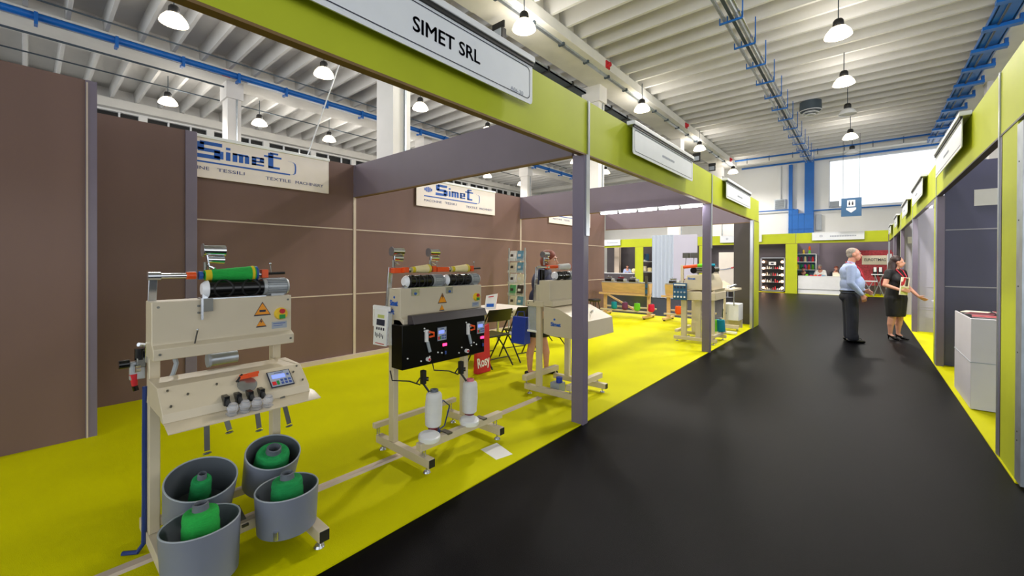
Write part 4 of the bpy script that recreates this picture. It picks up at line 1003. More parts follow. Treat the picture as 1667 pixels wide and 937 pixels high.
b = MB(); b.tube([(-2.33, 10.0, .2), (-2.38, 9.95, .35), (-2.36, 9.9, .5), (-2.3, 9.9, .4)], .02, 'dark_pipe', 8); b.build('hose', m6)

# ---------------- machine five: long wooden coloured reeling machine
def reel_machine(x0, x1, y, lb, brace=True):
    t = thing('reeling_machine', lb, 'reeling machine', ((x0 + x1) / 2, y, 0))
    b = MB(); b.prism([(y - .06, .66), (y + .06, .66), (y + .13, .94), (y - .13, .94)], 'x', x0, x1, 'wood_cream'); b.build('beam_box', t, bevel=.004)
    b = MB(); b.box(x0 - .1, x1 + .04, y - .1, y - .04, .60, .655, 'wood_cream'); b.build('front_bar', t, bevel=.003)
    for x in (x0 + .02, x1 - .09):
        MB().box(x, x + .08, y - .03, y + .04, .08, .66, 'wood_cream').build('leg', t, bevel=.003)
        f = MB().box(x, x + .08, y - .35, y + .35, .04, .09, 'wood_cream').build('foot_bar', t, bevel=.003)
        b = MB(); b.cyl((x + .04, y - .3, .009), (x + .04, y - .3, .04), .03, m='black_matte', n=12); b.cyl((x + .04, y + .3, .009), (x + .04, y + .3, .04), .03, m='black_matte', n=12); b.build('levelling_foot', f)
    if brace: MB().bar((x0 + .08, y - .07, .64), (x1 - .3, y - .07, .16), .04, .05, 'wood_cream').build('diagonal_brace', t, bevel=.003)
    for zz, yy in ((.19, -.2), (.26, .1)): MB().box(x0 + .02, x1 + .12, y + yy - .03, y + yy + .03, zz - .02, zz + .02, 'machine_cream').build('lower_rail', t, bevel=.003)
    MB().box(x0, x1, y - .1, y + .1, .945, .975, 'motor_grey').build('top_rail', t)
    n = int((x1 - x0) / .36)
    for k in range(n):
        x = x0 + .1 + k * .36
        o = MB().cyl((x, y - .06, 1.0), (x + .2, y - .06, 1.0), .045, m='black_gloss', n=14).build('winding_drum', t)
        b = MB(); b.cyl((x + .2, y - .06, 1.01), (x + .27, y - .06, 1.01), .05, m='motor_grey', n=12); b.bar((x, y, .97), (x + .05, y + .03, 1.14), .015, .01, 'steel'); b.cyl((x, y, 1.08), (x + .16, y, 1.08), .02, .03, ('steel', 'maroon')[k % 2], 12); b.build('motor', o)
    return t
reel_machine(-5.78, -4.38, 10.9, 'long wooden coloured reeling machine with diagonal brace at the far back of the stand')
b = MB(); b.box(-4.44, -4.38, 10.66, 10.70, .62, 1.15, 'steel_dark'); b.box(-4.43, -4.37, 10.64, 10.66, .68, .80, 'panel_blue'); b.box(-4.43, -4.37, 10.64, 10.66, .84, .94, 'panel_blue')
single('control_column', b, 'narrow dark control column standing at the right end of the long reeling machine', 'control panel', (-4.4, 10.68, .62))
reel_machine(-3.98, -2.9, 10.95, 'shorter wooden coloured reeling machine behind the far cream machine', False)
for x, m_, nm in ((-5.34, 'yarn_teal', 'turquoise'), (-5.02, 'yarn_purple', 'purple'), (-4.67, 'yarn_lime', 'lime green'), (-4.28, 'yarn_red', 'crimson'), (-3.58, 'yarn_orange', 'orange')):
    t = thing('yarn_cone', nm + ' yarn cone on the low rail of the ' + ('shorter' if nm == 'orange' else 'long') + ' reeling machine', 'yarn cone', (x, 10.7, .21))
    MB().lathe([(.05, .212), (.075, .24), (.085, .26), (.075, .41), (.03, .415)], (x, 10.7, 0), m=m_, n=20, cap=True).build('yarn', t)
    MB().cyl((x, 10.7, .41), (x, 10.7, .44), .022, .02, 'tube_grey', 12).build('core_tube', t)

# ============================================================ FURNITURE OF THE LEFT STAND
t = thing('white_table', 'white topped table in the left stand behind the second machine', 'table', (-4.75, 5.0, 0))
MB().box(-5.15, -4.32, 4.45, 5.65, .715, .74, 'table_white').build('top', t, bevel=.004)
for x, y in ((-5.1, 4.5), (-4.38, 4.5), (-5.1, 5.6), (-4.38, 5.6)): MB().cyl((x, y, .008), (x, y, .715), .022, m='steel', n=12).build('leg', t)
o = thing('open_brochure', 'white open brochure standing on the white table', 'brochure', (-4.62, 4.93, .74))
b = MB(); b.add([(-4.66, 4.80, .742), (-4.56, 4.95, .742), (-4.58, 5.03, .99), (-4.68, 4.86, .96), (-4.664, 4.80, .742), (-4.564, 4.95, .742), (-4.584, 5.03, .99), (-4.684, 4.86, .96)], [(0, 1, 2, 3), (7, 6, 5, 4), (0, 4, 5, 1), (1, 5, 6, 2), (2, 6, 7, 3), (3, 7, 4, 0)], 'paper')
b.add([(-4.56, 4.95, .742), (-4.60, 5.0, .742), (-4.66, 5.13, 1.0), (-4.58, 5.03, .99)], [(0, 1, 2, 3)], 'red'); b.build('page', o)
b = MB(); b.add([(-4.650, 4.83, .78), (-4.58, 4.93, .78), (-4.585, 4.94, .83), (-4.655, 4.84, .83)], [(0, 1, 2, 3)], 'sign_blue'); b.build('print', o); b = MB(); b.add([(-4.645, 4.87, .93), (-4.60, 4.95, .94), (-4.60, 4.955, .955), (-4.645, 4.875, .945)], [(0, 1, 2, 3)], 'red'); b.build('print', o)

def folding_chair():
    t = thing('folding_chair', 'black folding chair with an open frame, right one at the white table', 'chair')
    b = MB(); b.box(-.20, .20, -.20, .18, .44, .455, 'chair_black'); b.tube([(-.2, -.2, .445), (.2, -.2, .445), (.2, .18, .445), (-.2, .18, .445)], .011, 'chair_black', 8, True); b.build('seat', t, world=False)
    for s in (-1, 1):
        MB().tube([(s * .22, .26, .012), (s * .22, .0, .42), (s * .215, -.24, .82)], .011, 'chair_black', 8).build('back_frame', t, world=False)
        MB().tube([(s * .195, -.28, .012), (s * .195, -.08, .26), (s * .195, .12, .44)], .011, 'chair_black', 8).build('leg', t, world=False)
    MB().tube([(-.195, -.2, .13), (.195, -.2, .13)], .008, 'chair_black', 8).build('stretcher', t, world=False); MB().tube([(-.22, .17, .15), (.22, .17, .15)], .008, 'chair_black', 8).build('stretcher', t, world=False)
    pts = []
    for i in range(9):
        a = -1 + i / 4; pts.append((a * .215, -.235 - .03 * (1 - a * a)))
    b = MB(); k = len(pts)
    vs = [(x, y + .03, .66) for x, y in pts] + [(x, y, .83) for x, y in pts] + [(x, y + .012, .83) for x, y in reversed(pts)] + [(x, y + .042, .66) for x, y in reversed(pts)]
    r0 = [(x, y + .03, .66) for x, y in pts]; r1 = [(x, y - .01, .83) for x, y in pts]
    b.ring([[a, c, (c[0], c[1] + .014, c[2]), (a[0], a[1] + .014, a[2])] for a, c in zip(r0, r1)], 'chair_black'); b.build('backrest', t, world=False)
    return t
fc = folding_chair(); fc.location = (-4.08, 5.0, .008); fc.rotation_euler = (0, 0, math.radians(75))
copy_thing(fc, (-4.16, 4.40, .008), math.radians(84), 'black folding chair with an open frame, nearer one half behind the second machine')
copy_thing(fc, (-4.42, 6.15, .008), math.radians(160), 'black folding chair at the far end of the white table, beside the magazine rack')
# red carrier bag
t = thing('carrier_bag', 'red carrier bag with white script standing just right of the second machine', 'bag', (-3.93, 4.02, .008))
b = MB(); b.add([(-3.98, 3.89, .012), (-3.90, 3.89, .012), (-3.90, 4.14, .012), (-3.98, 4.14, .012), (-3.96, 3.89, .60), (-3.93, 3.89, .60), (-3.93, 4.14, .66), (-3.96, 4.14, .66)], [(0, 3, 2, 1), (4, 5, 6, 7), (0, 1, 5, 4), (1, 2, 6, 5), (2, 3, 7, 6), (3, 0, 4, 7)], 'red'); b.build('bag_body', t, bevel=.004)
b = MB(); b.text('Rosy', (-3.898, 3.90, .05), (0, 1, .10), (-.05, -.1, 1), .23, .17, .003, 'paper', bold=.02); b.build('lettering', t)
MB().tube([(-3.945, 3.98, .61), (-3.945, 4.0, .70), (-3.945, 4.05, .70), (-3.945, 4.07, .62)], .004, 'red', 6).build('handle', t)
# magazine rack
t = thing('magazine_rack', 'tall magazine rack against the brown back wall', 'magazine rack', (-5.5, 6.6, 0))
for x in (-5.70, -5.27): MB().cyl((x, 6.6, .01), (x, 6.6, 1.80), .014, m='plate_grey', n=10).build('upright', t)
MB().box(-5.75, -5.22, 6.45, 6.8, .008, .03, 'plate_grey').build('base', t)
for z in (.35, .58, .81, 1.04, 1.28, 1.52):
    MB().prism([(6.54, z), (6.62, z), (6.66, z + .22), (6.65, z + .22), (6.61, z + .01), (6.545, z + .01), (6.535, z + .06), (6.53, z + .06)], 'x', -5.69, -5.28, 'acrylic').build('pocket', t)
cc = ['paper', 'print_blue', 'paper_cream', 'print_blue', 'paper', 'paper_cream', 'print_green', 'paper_dark', 'paper_cream', 'print_blue', 'paper_cream', 'paper_dark']
q = 0
for z in (1.52, 1.28, 1.04, .81, .58, .35):
    for x in (-5.59, -5.39):
        o = thing('magazine', 'magazine in a pocket of the tall rack by the brown wall', 'magazine', (x, 6.575, z + .012), group='magazines in the tall rack')
        MB().bar((x, 6.572, z + .014), (x, 6.612, z + .222), .005, .16, cc[q], up=(1, 0, 0)).build('cover', o)
        MB().bar((x - .01, 6.571, z + .10), (x - .01, 6.580, z + .15), .006, .07, 'paper_dark' if q % 2 == 0 else 'paper', up=(1, 0, 0)).build('picture', o); q += 1
# stool
t = thing('stool', 'black padded stool by the end of the brown back wall', 'stool', (-5.35, 9.6, 0))
b = MB(); b.lathe([(.001, .50), (.15, .50), (.17, .53), (.16, .56), (.001, .565)], (-5.35, 9.6, 0), m='chair_black', n=24); b.build('seat', t)
for a in range(4):
    c, s_ = math.cos(a * PI / 2 + .7), math.sin(a * PI / 2 + .7); MB().cyl((-5.35 + c * .1, 9.6 + s_ * .1, .50), (-5.35 + c * .2, 9.6 + s_ * .2, .01), .012, m='chair_black', n=8).build('leg', t)

# ============================================================ PEOPLE
def capsule(p0, p1, r0, r1, n=12):
    p0 = Vector(p0); p1 = Vector(p1); d = p1 - p0
    if d.length < 1e-6: d = Vector((0, 0, 1e-4))
    u, v, dn = basis(d); rings = []
    for i in range(1, 6):
        a = PI / 2 * i / 5; rings.append((p0 - dn * r0 * math.cos(a), r0 * math.sin(a)))
    for i in range(0, 5):
        a = PI / 2 * i / 5; rings.append((p1 + dn * r1 * math.sin(a), r1 * math.cos(a)))
    vs = []; fs = []
    for c, r in rings:
        for j in range(n): t_ = 2 * PI * j / n; vs.append(c + (u * math.cos(t_) + v * math.sin(t_)) * r)
    for i in range(len(rings) - 1):
        for j in range(n): fs.append((i * n + j, i * n + (j + 1) % n, (i + 1) * n + (j + 1) % n, (i + 1) * n + j))
    fs.append(tuple(reversed(range(n)))); fs.append(tuple(range((len(rings) - 1) * n, len(rings) * n)))
    return vs, fs
def ellipsoid(c, r, rot=None, n=14):
    vs = []; fs = []; R = rot or Matrix.Identity(3)
    for i in range(1, n):
        t_ = PI * i / n
        for j in range(2 * n):
            p = Vector((r[0] * math.sin(t_) * math.cos(PI * j / n), r[1] * math.sin(t_) * math.sin(PI * j / n), -r[2] * math.cos(t_)))
            vs.append(Vector(c) + R @ p)
    m_ = 2 * n
    for i in range(n - 2):
        for j in range(m_): fs.append((i * m_ + j, i * m_ + (j + 1) % m_, (i + 1) * m_ + (j + 1) % m_, (i + 1) * m_ + j))
    fs.append(tuple(reversed(range(m_)))); fs.append(tuple(range((n - 2) * m_, (n - 1) * m_)))
    return vs, fs
def blob(name, prims, voxel, m, parent, smooth=4, cut=None):
    """fuse overlapping solids into one continuous skin"""
    vs = []; fs = []
    for P in prims:
        if P[0] == 'c': a, f = capsule(*P[1:])
        else: a, f = ellipsoid(*P[1:])
        k = len(vs); vs += [tuple(x) for x in a]; fs += [tuple(i + k for i in q_) for q_ in f]
    me = bpy.data.meshes.new(name); me.from_pydata(vs, [], fs)
    bm = bmesh.new(); bm.from_mesh(me); bmesh.ops.recalc_face_normals(bm, faces=bm.faces); bm.to_mesh(me); bm.free()
    ob = bpy.data.objects.new(name, me); COL.objects.link(ob)
    r = ob.modifiers.new('r', 'REMESH'); r.mode = 'VOXEL'; r.voxel_size = voxel; r.use_smooth_shade = True
    s_ = ob.modifiers.new('s', 'SMOOTH'); s_.factor = .5; s_.iterations = smooth
    dg = bpy.context.evaluated_depsgraph_get(); me2 = bpy.data.meshes.new_from_object(ob.evaluated_get(dg))
    bpy.data.objects.remove(ob); bpy.data.meshes.remove(me)
    if cut is not None:
        bm = bmesh.new(); bm.from_mesh(me2); bmesh.ops.bisect_plane(bm, geom=bm.verts[:] + bm.edges[:] + bm.faces[:], plane_co=cut[0], plane_no=cut[1], clear_outer=True); bm.to_mesh(me2); bm.free()
    me2.name = name; me2.materials.clear(); me2.materials.append(MATS[m]); me2.shade_smooth()
    o = bpy.data.objects.new(name, me2); COL.objects.link(o); o.parent = parent
    return o
def hand(w, d, thumb, curl=.35, s=1.0, nrm=None):
    """palm, four fingers and a thumb from wrist w along d; thumb points to the thumb side"""
    w = Vector(w); d = Vector(d).normalized(); th = Vector(thumb); th = (th - d * th.dot(d)).normalized(); nn = d.cross(th).normalized()
    if nrm is not None and nn.dot(Vector(nrm)) < 0: nn = -nn
    P = []
    for k in (-1.5, -.5, .5, 1.5): P.append(('c', w + th * k * .006 * s, w + d * .085 * s + th * k * .019 * s, .017 * s, .0125 * s))
    for k, L in ((-1.5, .058), (-.5, .072), (.5, .078), (1.5, .070)):
        a = w + d * .088 * s + th * k * .0205 * s
        d1 = (d * math.cos(curl) + nn * math.sin(curl) + th * k * .05).normalized(); d2 = (d * math.cos(curl * 2.2) + nn * math.sin(curl * 2.2)).normalized()
        m_ = a + d1 * L * .55 * s; e = m_ + d2 * L * .45 * s
        P.append(('c', a - d * .012 * s, m_, .0092 * s, .0082 * s)); P.append(('c', m_, e, .0082 * s, .0066 * s))
    a = w + d * .025 * s + th * .024 * s; b_ = a + (th * .8 + d * .7 + nn * .3).normalized() * .038 * s; c = b_ + (d * .9 + th * .35 + nn * .35).normalized() * .03 * s
    P.append(('c', a, b_, .0125 * s, .010 * s)); P.append(('c', b_, c, .010 * s, .0078 * s))
    return P
def head_prims(c, f=(0, 1, 0), s=1.0):
    """head centred at c, facing f"""
    c = Vector(c); f = Vector(f).normalized(); r = f.cross(Vector((0, 0, 1))).normalized(); u = Vector((0, 0, 1))
    R = Matrix((r, f, u)).transposed()
    q = lambda x, y, z: c + (r * x + f * y + u * z) * s
    return [('e', q(0, -.012, .02), (.074 * s, .094 * s, .098 * s), R), ('e', q(0, .028, -.045), (.056 * s, .06 * s, .066 * s), R), ('c', q(0, .05, -.088), q(0, .055, -.09), .022 * s, .02 * s),
            ('c', q(0, .082, .012), q(0, .104, -.022), .010 * s, .014 * s), ('c', q(-.008, .10, -.026), q(.008, .10, -.026), .011 * s, .011 * s),
            ('c', q(-.035, .078, .034), q(.035, .078, .034), .012 * s, .012 * s), ('c', q(-.016, .083, -.055), q(.016, .083, -.055), .010 * s, .010 * s),
            ('c', q(-.016, .081, -.066), q(.016, .081, -.066), .010 * s, .010 * s),
            ('e', q(.077, -.008, -.005), (.010 * s, .018 * s, .03 * s), R), ('e', q(-.077, -.008, -.005), (.010 * s, .018 * s, .03 * s), R)]
def face_bits(c, f, s, parent, lip='lips'):
    c = Vector(c); f = Vector(f).normalized(); r = f.cross(Vector((0, 0, 1))).normalized(); u = Vector((0, 0, 1))
    q = lambda x, y, z: c + (r * x + f * y + u * z) * s
    for sx in (-1, 1):
        b = MB(); b.sph(q(sx * .032, .074, .012), .0095 * s, 'paper', 8); b.sph(q(sx * .032, .079, .012), .0062 * s, 'eye_dark', 8); b.build('eye', parent, world=False)
        b = MB(); b.tube([q(sx * .018, .092, .034), q(sx * .034, .090, .040), q(sx * .048, .080, .034)], .004 * s, 'eye_dark', 6); b.build('eyebrow', parent, world=False)
    b = MB(); b.tube([q(-.024, .084, -.061), q(-.008, .0945, -.058), (q(.008, .0945, -.058)), q(.024, .084, -.061)], .0055 * s, lip, 8); b.build('mouth', parent, world=False)

# ---- man in the blue shirt
man = thing('person', 'person with short grey hair, pale blue shirt and dark trousers, standing in the aisle', 'person', (-.205, 10.33, 0), math.radians(-78))
hc = (0, .045, 1.675)
neck = [('c', (0, -.02, 1.46), (0, .02, 1.60), .065, .058)]
sh = [(.215, -.03, 1.43), (-.215, -.03, 1.43)]
elb = [(.275, -.06, 1.14), (-.27, .02, 1.14)]; wr = [(.235, .12, .92), (-.20, .24, .98)]
body = head_prims(hc, (.12, 1, -.04), 1.06) + neck
for s_, e_, w_ in zip(sh, elb, wr): body += [('c', s_, e_, .048, .042), ('c', e_, w_, .040, .028)]
body += [('c', (0, 0, .95), (0, -.03, 1.36), .10, .09)] + [('c', (s * .1, -.01, .88), (s * .11, 0, .10), .065, .04) for s in (-1, 1)] + [('c', (s_ * .2, -.03, 1.41), (0, -.03, 1.41), .04, .07) for s_ in (-1, 1)]
body += hand(wr[0], (-.05, .35, -1), (-.2, 1, .3), .5, 1.05, (-1, 0, 0)) + hand(wr[1], (.3, .7, -.3), (.3, .2, 1), .5, 1.05, (1, 0, 0))
body += [('c', (s * .115, -.02, .07), (s * .12, .08, .04), .025, .018) for s in (-1, 1)]
mb_ = blob('body', body, .008, 'skin_face', man, 3)
face_bits(hc, (.12, 1, -.04), 1.06, mb_)
shirt = [('c', (s * .09, -.03, 1.40), (s * .19, -.035, 1.42), .10, .078) for s in (-1, 1)]
shirt += [('e', (0, -.015, 1.28), (.205, .155, .19)), ('e', (0, .018, 1.11), (.20, .192, .21)), ('e', (0, .0, .98), (.19, .172, .10)), ('e', (0, -.06, 1.34), (.19, .12, .14)), ('c', (0, -.02, 1.44), (0, -.005, 1.515), .085, .066)]
for s_, e_, w_ in zip(sh, elb, wr): shirt += [('c', s_, e_, .076, .062), ('c', e_, Vector(e_).lerp(Vector(w_), .93), .062, .041)]
blob('shirt', shirt, .010, 'shirt_blue', man, 5)
tr = [('e', (0, .0, .955), (.185, .165, .075)), ('e', (0, -.02, .86), (.180, .165, .12))]
for s in (-1, 1): tr += [('c', (s * .095, -.015, .86), (s * .11, .0, .48), .115, .102), ('c', (s * .11, 0, .50), (s * .115, .0, .10), .102, .090), ('c', (s * .115, .015, .12), (s * .115, .018, .09), .092, .088)]
blob('trousers', tr, .011, 'trousers', man, 4, cut=((0, 0, .05), (0, 0, -1)))
MB().tube([(.182 * math.cos(a), .005 + .168 * math.sin(a), .975) for a in [2 * PI * i / 28 for i in range(28)]], .016, 'shoe_black', 6, True).build('belt', man, world=False)
for s in (-1, 1):
    blob('shoe', [('c', (s * .118, -.055, .042), (s * .12, .05, .042), .042, .044), ('c', (s * .12, .05, .038), (s * .13, .17, .03), .044, .03), ('c', (s * .118, -.05, .05), (s * .118, -.02, .09), .038, .035)], .008, 'shoe_black', man, 3, cut=((0, 0, .002), (0, 0, -1)))
cap_ = Vector(hc)
blob('hair', [('e', cap_ + Vector((-.004, -.035, .052)), (.083, .092, .082)), ('e', cap_ + Vector((0, -.055, .0)), (.072, .062, .07))], .008, 'hair_grey', man, 3)
MB().tube([(.07, -.02, 1.515), (.085, .06, 1.47), (.06, .15, 1.38), (0, .20, 1.22), (-.06, .15, 1.38), (-.085, .06, 1.47), (-.07, -.02, 1.515), (0, -.085, 1.53)], .007, 'lanyard_red', 6, True).build('lanyard', man, world=False)

# ---- woman in black
wom = thing('person', 'person with long dark hair, black dress and heels, standing in the aisle', 'person', (.47, 11.23, 0), math.radians(-128))
hc = (0, .03, 1.535); hf = (-.75, .8, -.05)
sh = [(.175, -.01, 1.33), (-.175, -.01, 1.33)]
elb = [(.26, -.01, 1.08), (-.24, .02, 1.06)]; wr = [(.17, .22, .99), (-.27, .20, .87)]
body = head_prims(hc, hf, .98) + [('c', (0, -.01, 1.36), (0, .015, 1.46), .048, .045)]
for s_, e_, w_ in zip(sh, elb, wr): body += [('c', s_, e_, .050, .042), ('c', e_, w_, .040, .026)]
body += [('c', (0, 0, .95), (0, 0, 1.25), .12, .12)] + [('c', (s * .08, 0, 1.30), (s * .15, 0, 1.32), .07, .05) for s in (-1, 1)]
for s in (-1, 1): body += [('c', (s * .09, 0, .90), (s * .095, .01, .50), .085, .062), ('c', (s * .095, -.005, .42), (s * .10, -.02, .30), .062, .056), ('c', (s * .10, -.02, .32), (s * .10, -.025, .12), .054, .032), ('c', (s * .095, .01, .52), (s * .095, .0, .42), .06, .058), ('c', (s * .10, -.03, .10), (s * .105, .07, .035), .032, .026), ('c', (s * .105, .07, .033), (s * .108, .12, .026), .026, .018)]
body += hand(wr[0], (-.9, .35, -.05), (.0, .2, 1), .45, .93, (0, 1, 0)) + hand(wr[1], (-.55, .6, -.55), (.2, .6, .6), .15, .93, (0, 0, 1))
wb = blob('body', body, .0075, 'skin', wom, 3)
face_bits(hc, hf, .98, wb)
dr = [('e', (0, .02, 1.20), (.165, .135, .15)), ('c', (.075, .08, 1.19), (-.075, .08, 1.19), .078, .078), ('c', (0, 0, 1.30), (0, -.005, 1.33), .115, .085)]
dr += [('c', (s * .07, -.01, 1.31), (s * .165, -.01, 1.325), .082, .068) for s in (-1, 1)] + [('c', s_, Vector(s_).lerp(Vector(e_), .42), .068, .062) for s_, e_ in zip(sh, elb)]
dr += [('c', (s * .045, .01, 1.12), (s * .045, .0, .98), .115, .12) for s in (-1, 1)] + [('c', (s * .06, .0, .98), (s * .062, -.005, .82), .118, .145) for s in (-1, 1)] + [('c', (s * .062, -.005, .82), (s * .06, 0, .50), .145, .118) for s in (-1, 1)]
blob('dress', dr, .010, 'dress_black', wom, 16, cut=((0, 0, .46), (0, 0, -1)))
for s in (-1, 1):
    o = blob('shoe', [('c', (s * .10, -.045, .088), (s * .104, .05, .045), .033, .032), ('c', (s * .104, .05, .036), (s * .108, .15, .018), .033, .016)], .006, 'shoe_black', wom, 3, cut=((s * .1, 0, .002), (0, 0, -1)))
    MB().cyl((s * .10, -.055, .08), (s * .10, -.06, .002), .014, .006, 'shoe_black', 10).build('heel', o, world=False)
H = Vector(hc)
hr = [('e', H + Vector((.018, -.025, .045)), (.088, .092, .088)), ('e', H + Vector((.05, -.05, -.04)), (.068, .07, .12))]
for k in range(11):
    a = -.4 + k * .32; rx = math.cos(a) * .085; ry = -abs(math.sin(a)) * .06 - .03
    hr.append(('c', H + Vector((rx * .8 + .02, ry, -.05)), H + Vector((rx * 1.15 + .02, ry * .9 - .01, -.17 - .015 * (k % 3))), .034, .026))
    hr.append(('c', H + Vector((rx * 1.15 + .02, ry * .9 - .01, -.17)), H + Vector((rx * 1.25 + .015, ry * .9 - .02, -.30 - .03 * (k % 2))), .034, .018))
for k in range(4):
    x0 = .095 - k * .006; y0 = -.085 + k * .022
    hr.append(('c', H + Vector((x0 * .85, y0, -.02)), H + Vector((x0 * 1.15, y0 + .01, -.16)), .030, .032))
    hr.append(('c', H + Vector((x0 * 1.15, y0 + .01, -.16)), H + Vector((x0 * 1.25, y0 + .035, -.30 - .02 * (k % 2))), .032, .016))
blob('hair', hr, .009, 'hair_brown', wom, 2)
MB().tube([(.06, -.03, 1.43), (.07, .07, 1.37), (.045, .15, 1.26), (0, .18, 1.14), (-.045, .15, 1.26), (-.07, .07, 1.37), (-.06, -.03, 1.43), (0, -.075, 1.44)], .008, 'lanyard_red', 6, True).build('lanyard', wom, world=False)
# the printed matter in her hand
t = thing('brochure_pack', 'colourful brochures held against the chest by the person in the black dress', 'brochure', (.40, 11.13, 0), math.radians(-128))
b = MB(); b.bar((-.005, .205, .90), (-.03, .225, 1.24), .014, .20, 'paper_cream', up=(1, 0, .1)); b.build('pages', t, world=False)
b = MB(); b.bar((-.005, .214, .91), (-.02, .226, 1.05), .004, .17, 'mag_lime', up=(1, 0, .1)); b.bar((-.05, .226, 1.07), (-.065, .234, 1.22), .004, .06, 'paper_dark', up=(1, 0, .1)); b.bar((.03, .226, 1.10), (-.01, .234, 1.23), .005, .045, 'red', up=(1, 0, .1)); b.bar((.06, .224, 1.08), (.05, .230, 1.16), .004, .05, 'print_red', up=(1, 0, .1)); b.build('cover_print', t, world=False)

# ---- woman behind the third machine
w3 = thing('person', 'person with red brown hair, navy top and black skirt, behind the third machine', 'person', (-3.32, 4.44, .008), math.radians(-70))
hc = (.0, .17, 1.53); hf = (.1, .9, -.5)
sh = [(.165, .08, 1.36), (-.165, .08, 1.36)]; elb = [(.22, .12, 1.10), (-.21, .14, 1.10)]; wr = [(.20, .10, .88), (-.10, .34, 1.12)]
body = head_prims(hc, (.1, 1, -.2), .98) + [('c', (0, .06, 1.36), (0, .13, 1.47), .05, .045)]
for s_, e_, w_ in zip(sh, elb, wr): body += [('c', s_, e_, .046, .038), ('c', e_, w_, .036, .026)]
body += [('c', (0, 0, .92), (0, .06, 1.27), .11, .11)]
for s, yy in ((-1, .09), (1, -.08)): body += [('c', (s * .08, 0, .88), (s * .09, yy * .5, .48), .08, .055), ('c', (s * .09, yy * .5, .48), (s * .095, yy, .28), .054, .05), ('c', (s * .095, yy, .28), (s * .095, yy, .09), .048, .032), ('c', (s * .095, yy, .05), (s * .10, yy + .13, .03), .03, .022)]
body += hand(wr[0], (0, .1, -1), (0, 1, 0), .9, .93, (-1, 0, 0)) + hand(wr[1], (.3, .8, .1), (.2, 0, 1), .4, .93, (0, 0, -1))
wb = blob('body', body, .008, 'skin', w3, 3); face_bits(hc, (.1, 1, -.2), .98, wb)
tp = [('e', (0, .05, 1.22), (.165, .135, .18)), ('e', (0, .02, 1.02), (.165, .14, .15)), ('c', (-.14, .08, 1.35), (.14, .08, 1.35), .075, .075)] + [('c', s_, Vector(s_).lerp(Vector(e_), .6), .062, .055) for s_, e_ in zip(sh, elb)]
blob('blouse', tp, .010, 'top_navy', w3, 4)
sk = [('e', (0, 0, .93), (.165, .14, .10)), ('e', (0, 0, .80), (.19, .165, .17)), ('e', (0, 0, .64), (.19, .175, .16)), ('e', (0, 0, .56), (.185, .18, .10))]
blob('skirt', sk, .010, 'dress_black', w3, 4, cut=((0, 0, .52), (0, 0, -1)))
H = Vector(hc)
blob('hair', [('e', H + Vector((0, -.03, .045)), (.095, .10, .09)), ('e', H + Vector((0, -.07, -.02)), (.085, .07, .10)), ('c', H + Vector((.05, -.05, -.05)), H + Vector((.06, -.05, -.13)), .035, .02), ('c', H + Vector((-.05, -.05, -.05)), H + Vector((-.06, -.05, -.13)), .035, .02)], .010, 'hair_red', w3, 2)
for s, yy in ((-1, .09), (1, -.08)): blob('shoe', [('c', (s * .095, yy - .04, .03), (s * .10, yy + .14, .024), .034, .026)], .007, 'shoe_black', w3, 2, cut=((0, 0, .002), (0, 0, -1)))
t = thing('blue_bag', 'royal blue shopping bag held by the person behind the third machine', 'bag', (-3.36, 4.15, .45))
b = MB(); b.prism([(4.08, .46), (4.22, .46), (4.19, .80), (4.12, .80)], 'x', -3.49, -3.27, 'bag_blue'); b.build('bag_body', t, bevel=.006)
MB().tube([(-3.44, 4.155, .79), (-3.43, 4.155, .86), (-3.33, 4.155, .87), (-3.32, 4.155, .79)], .006, 'bag_blue', 6).build('handle', t)

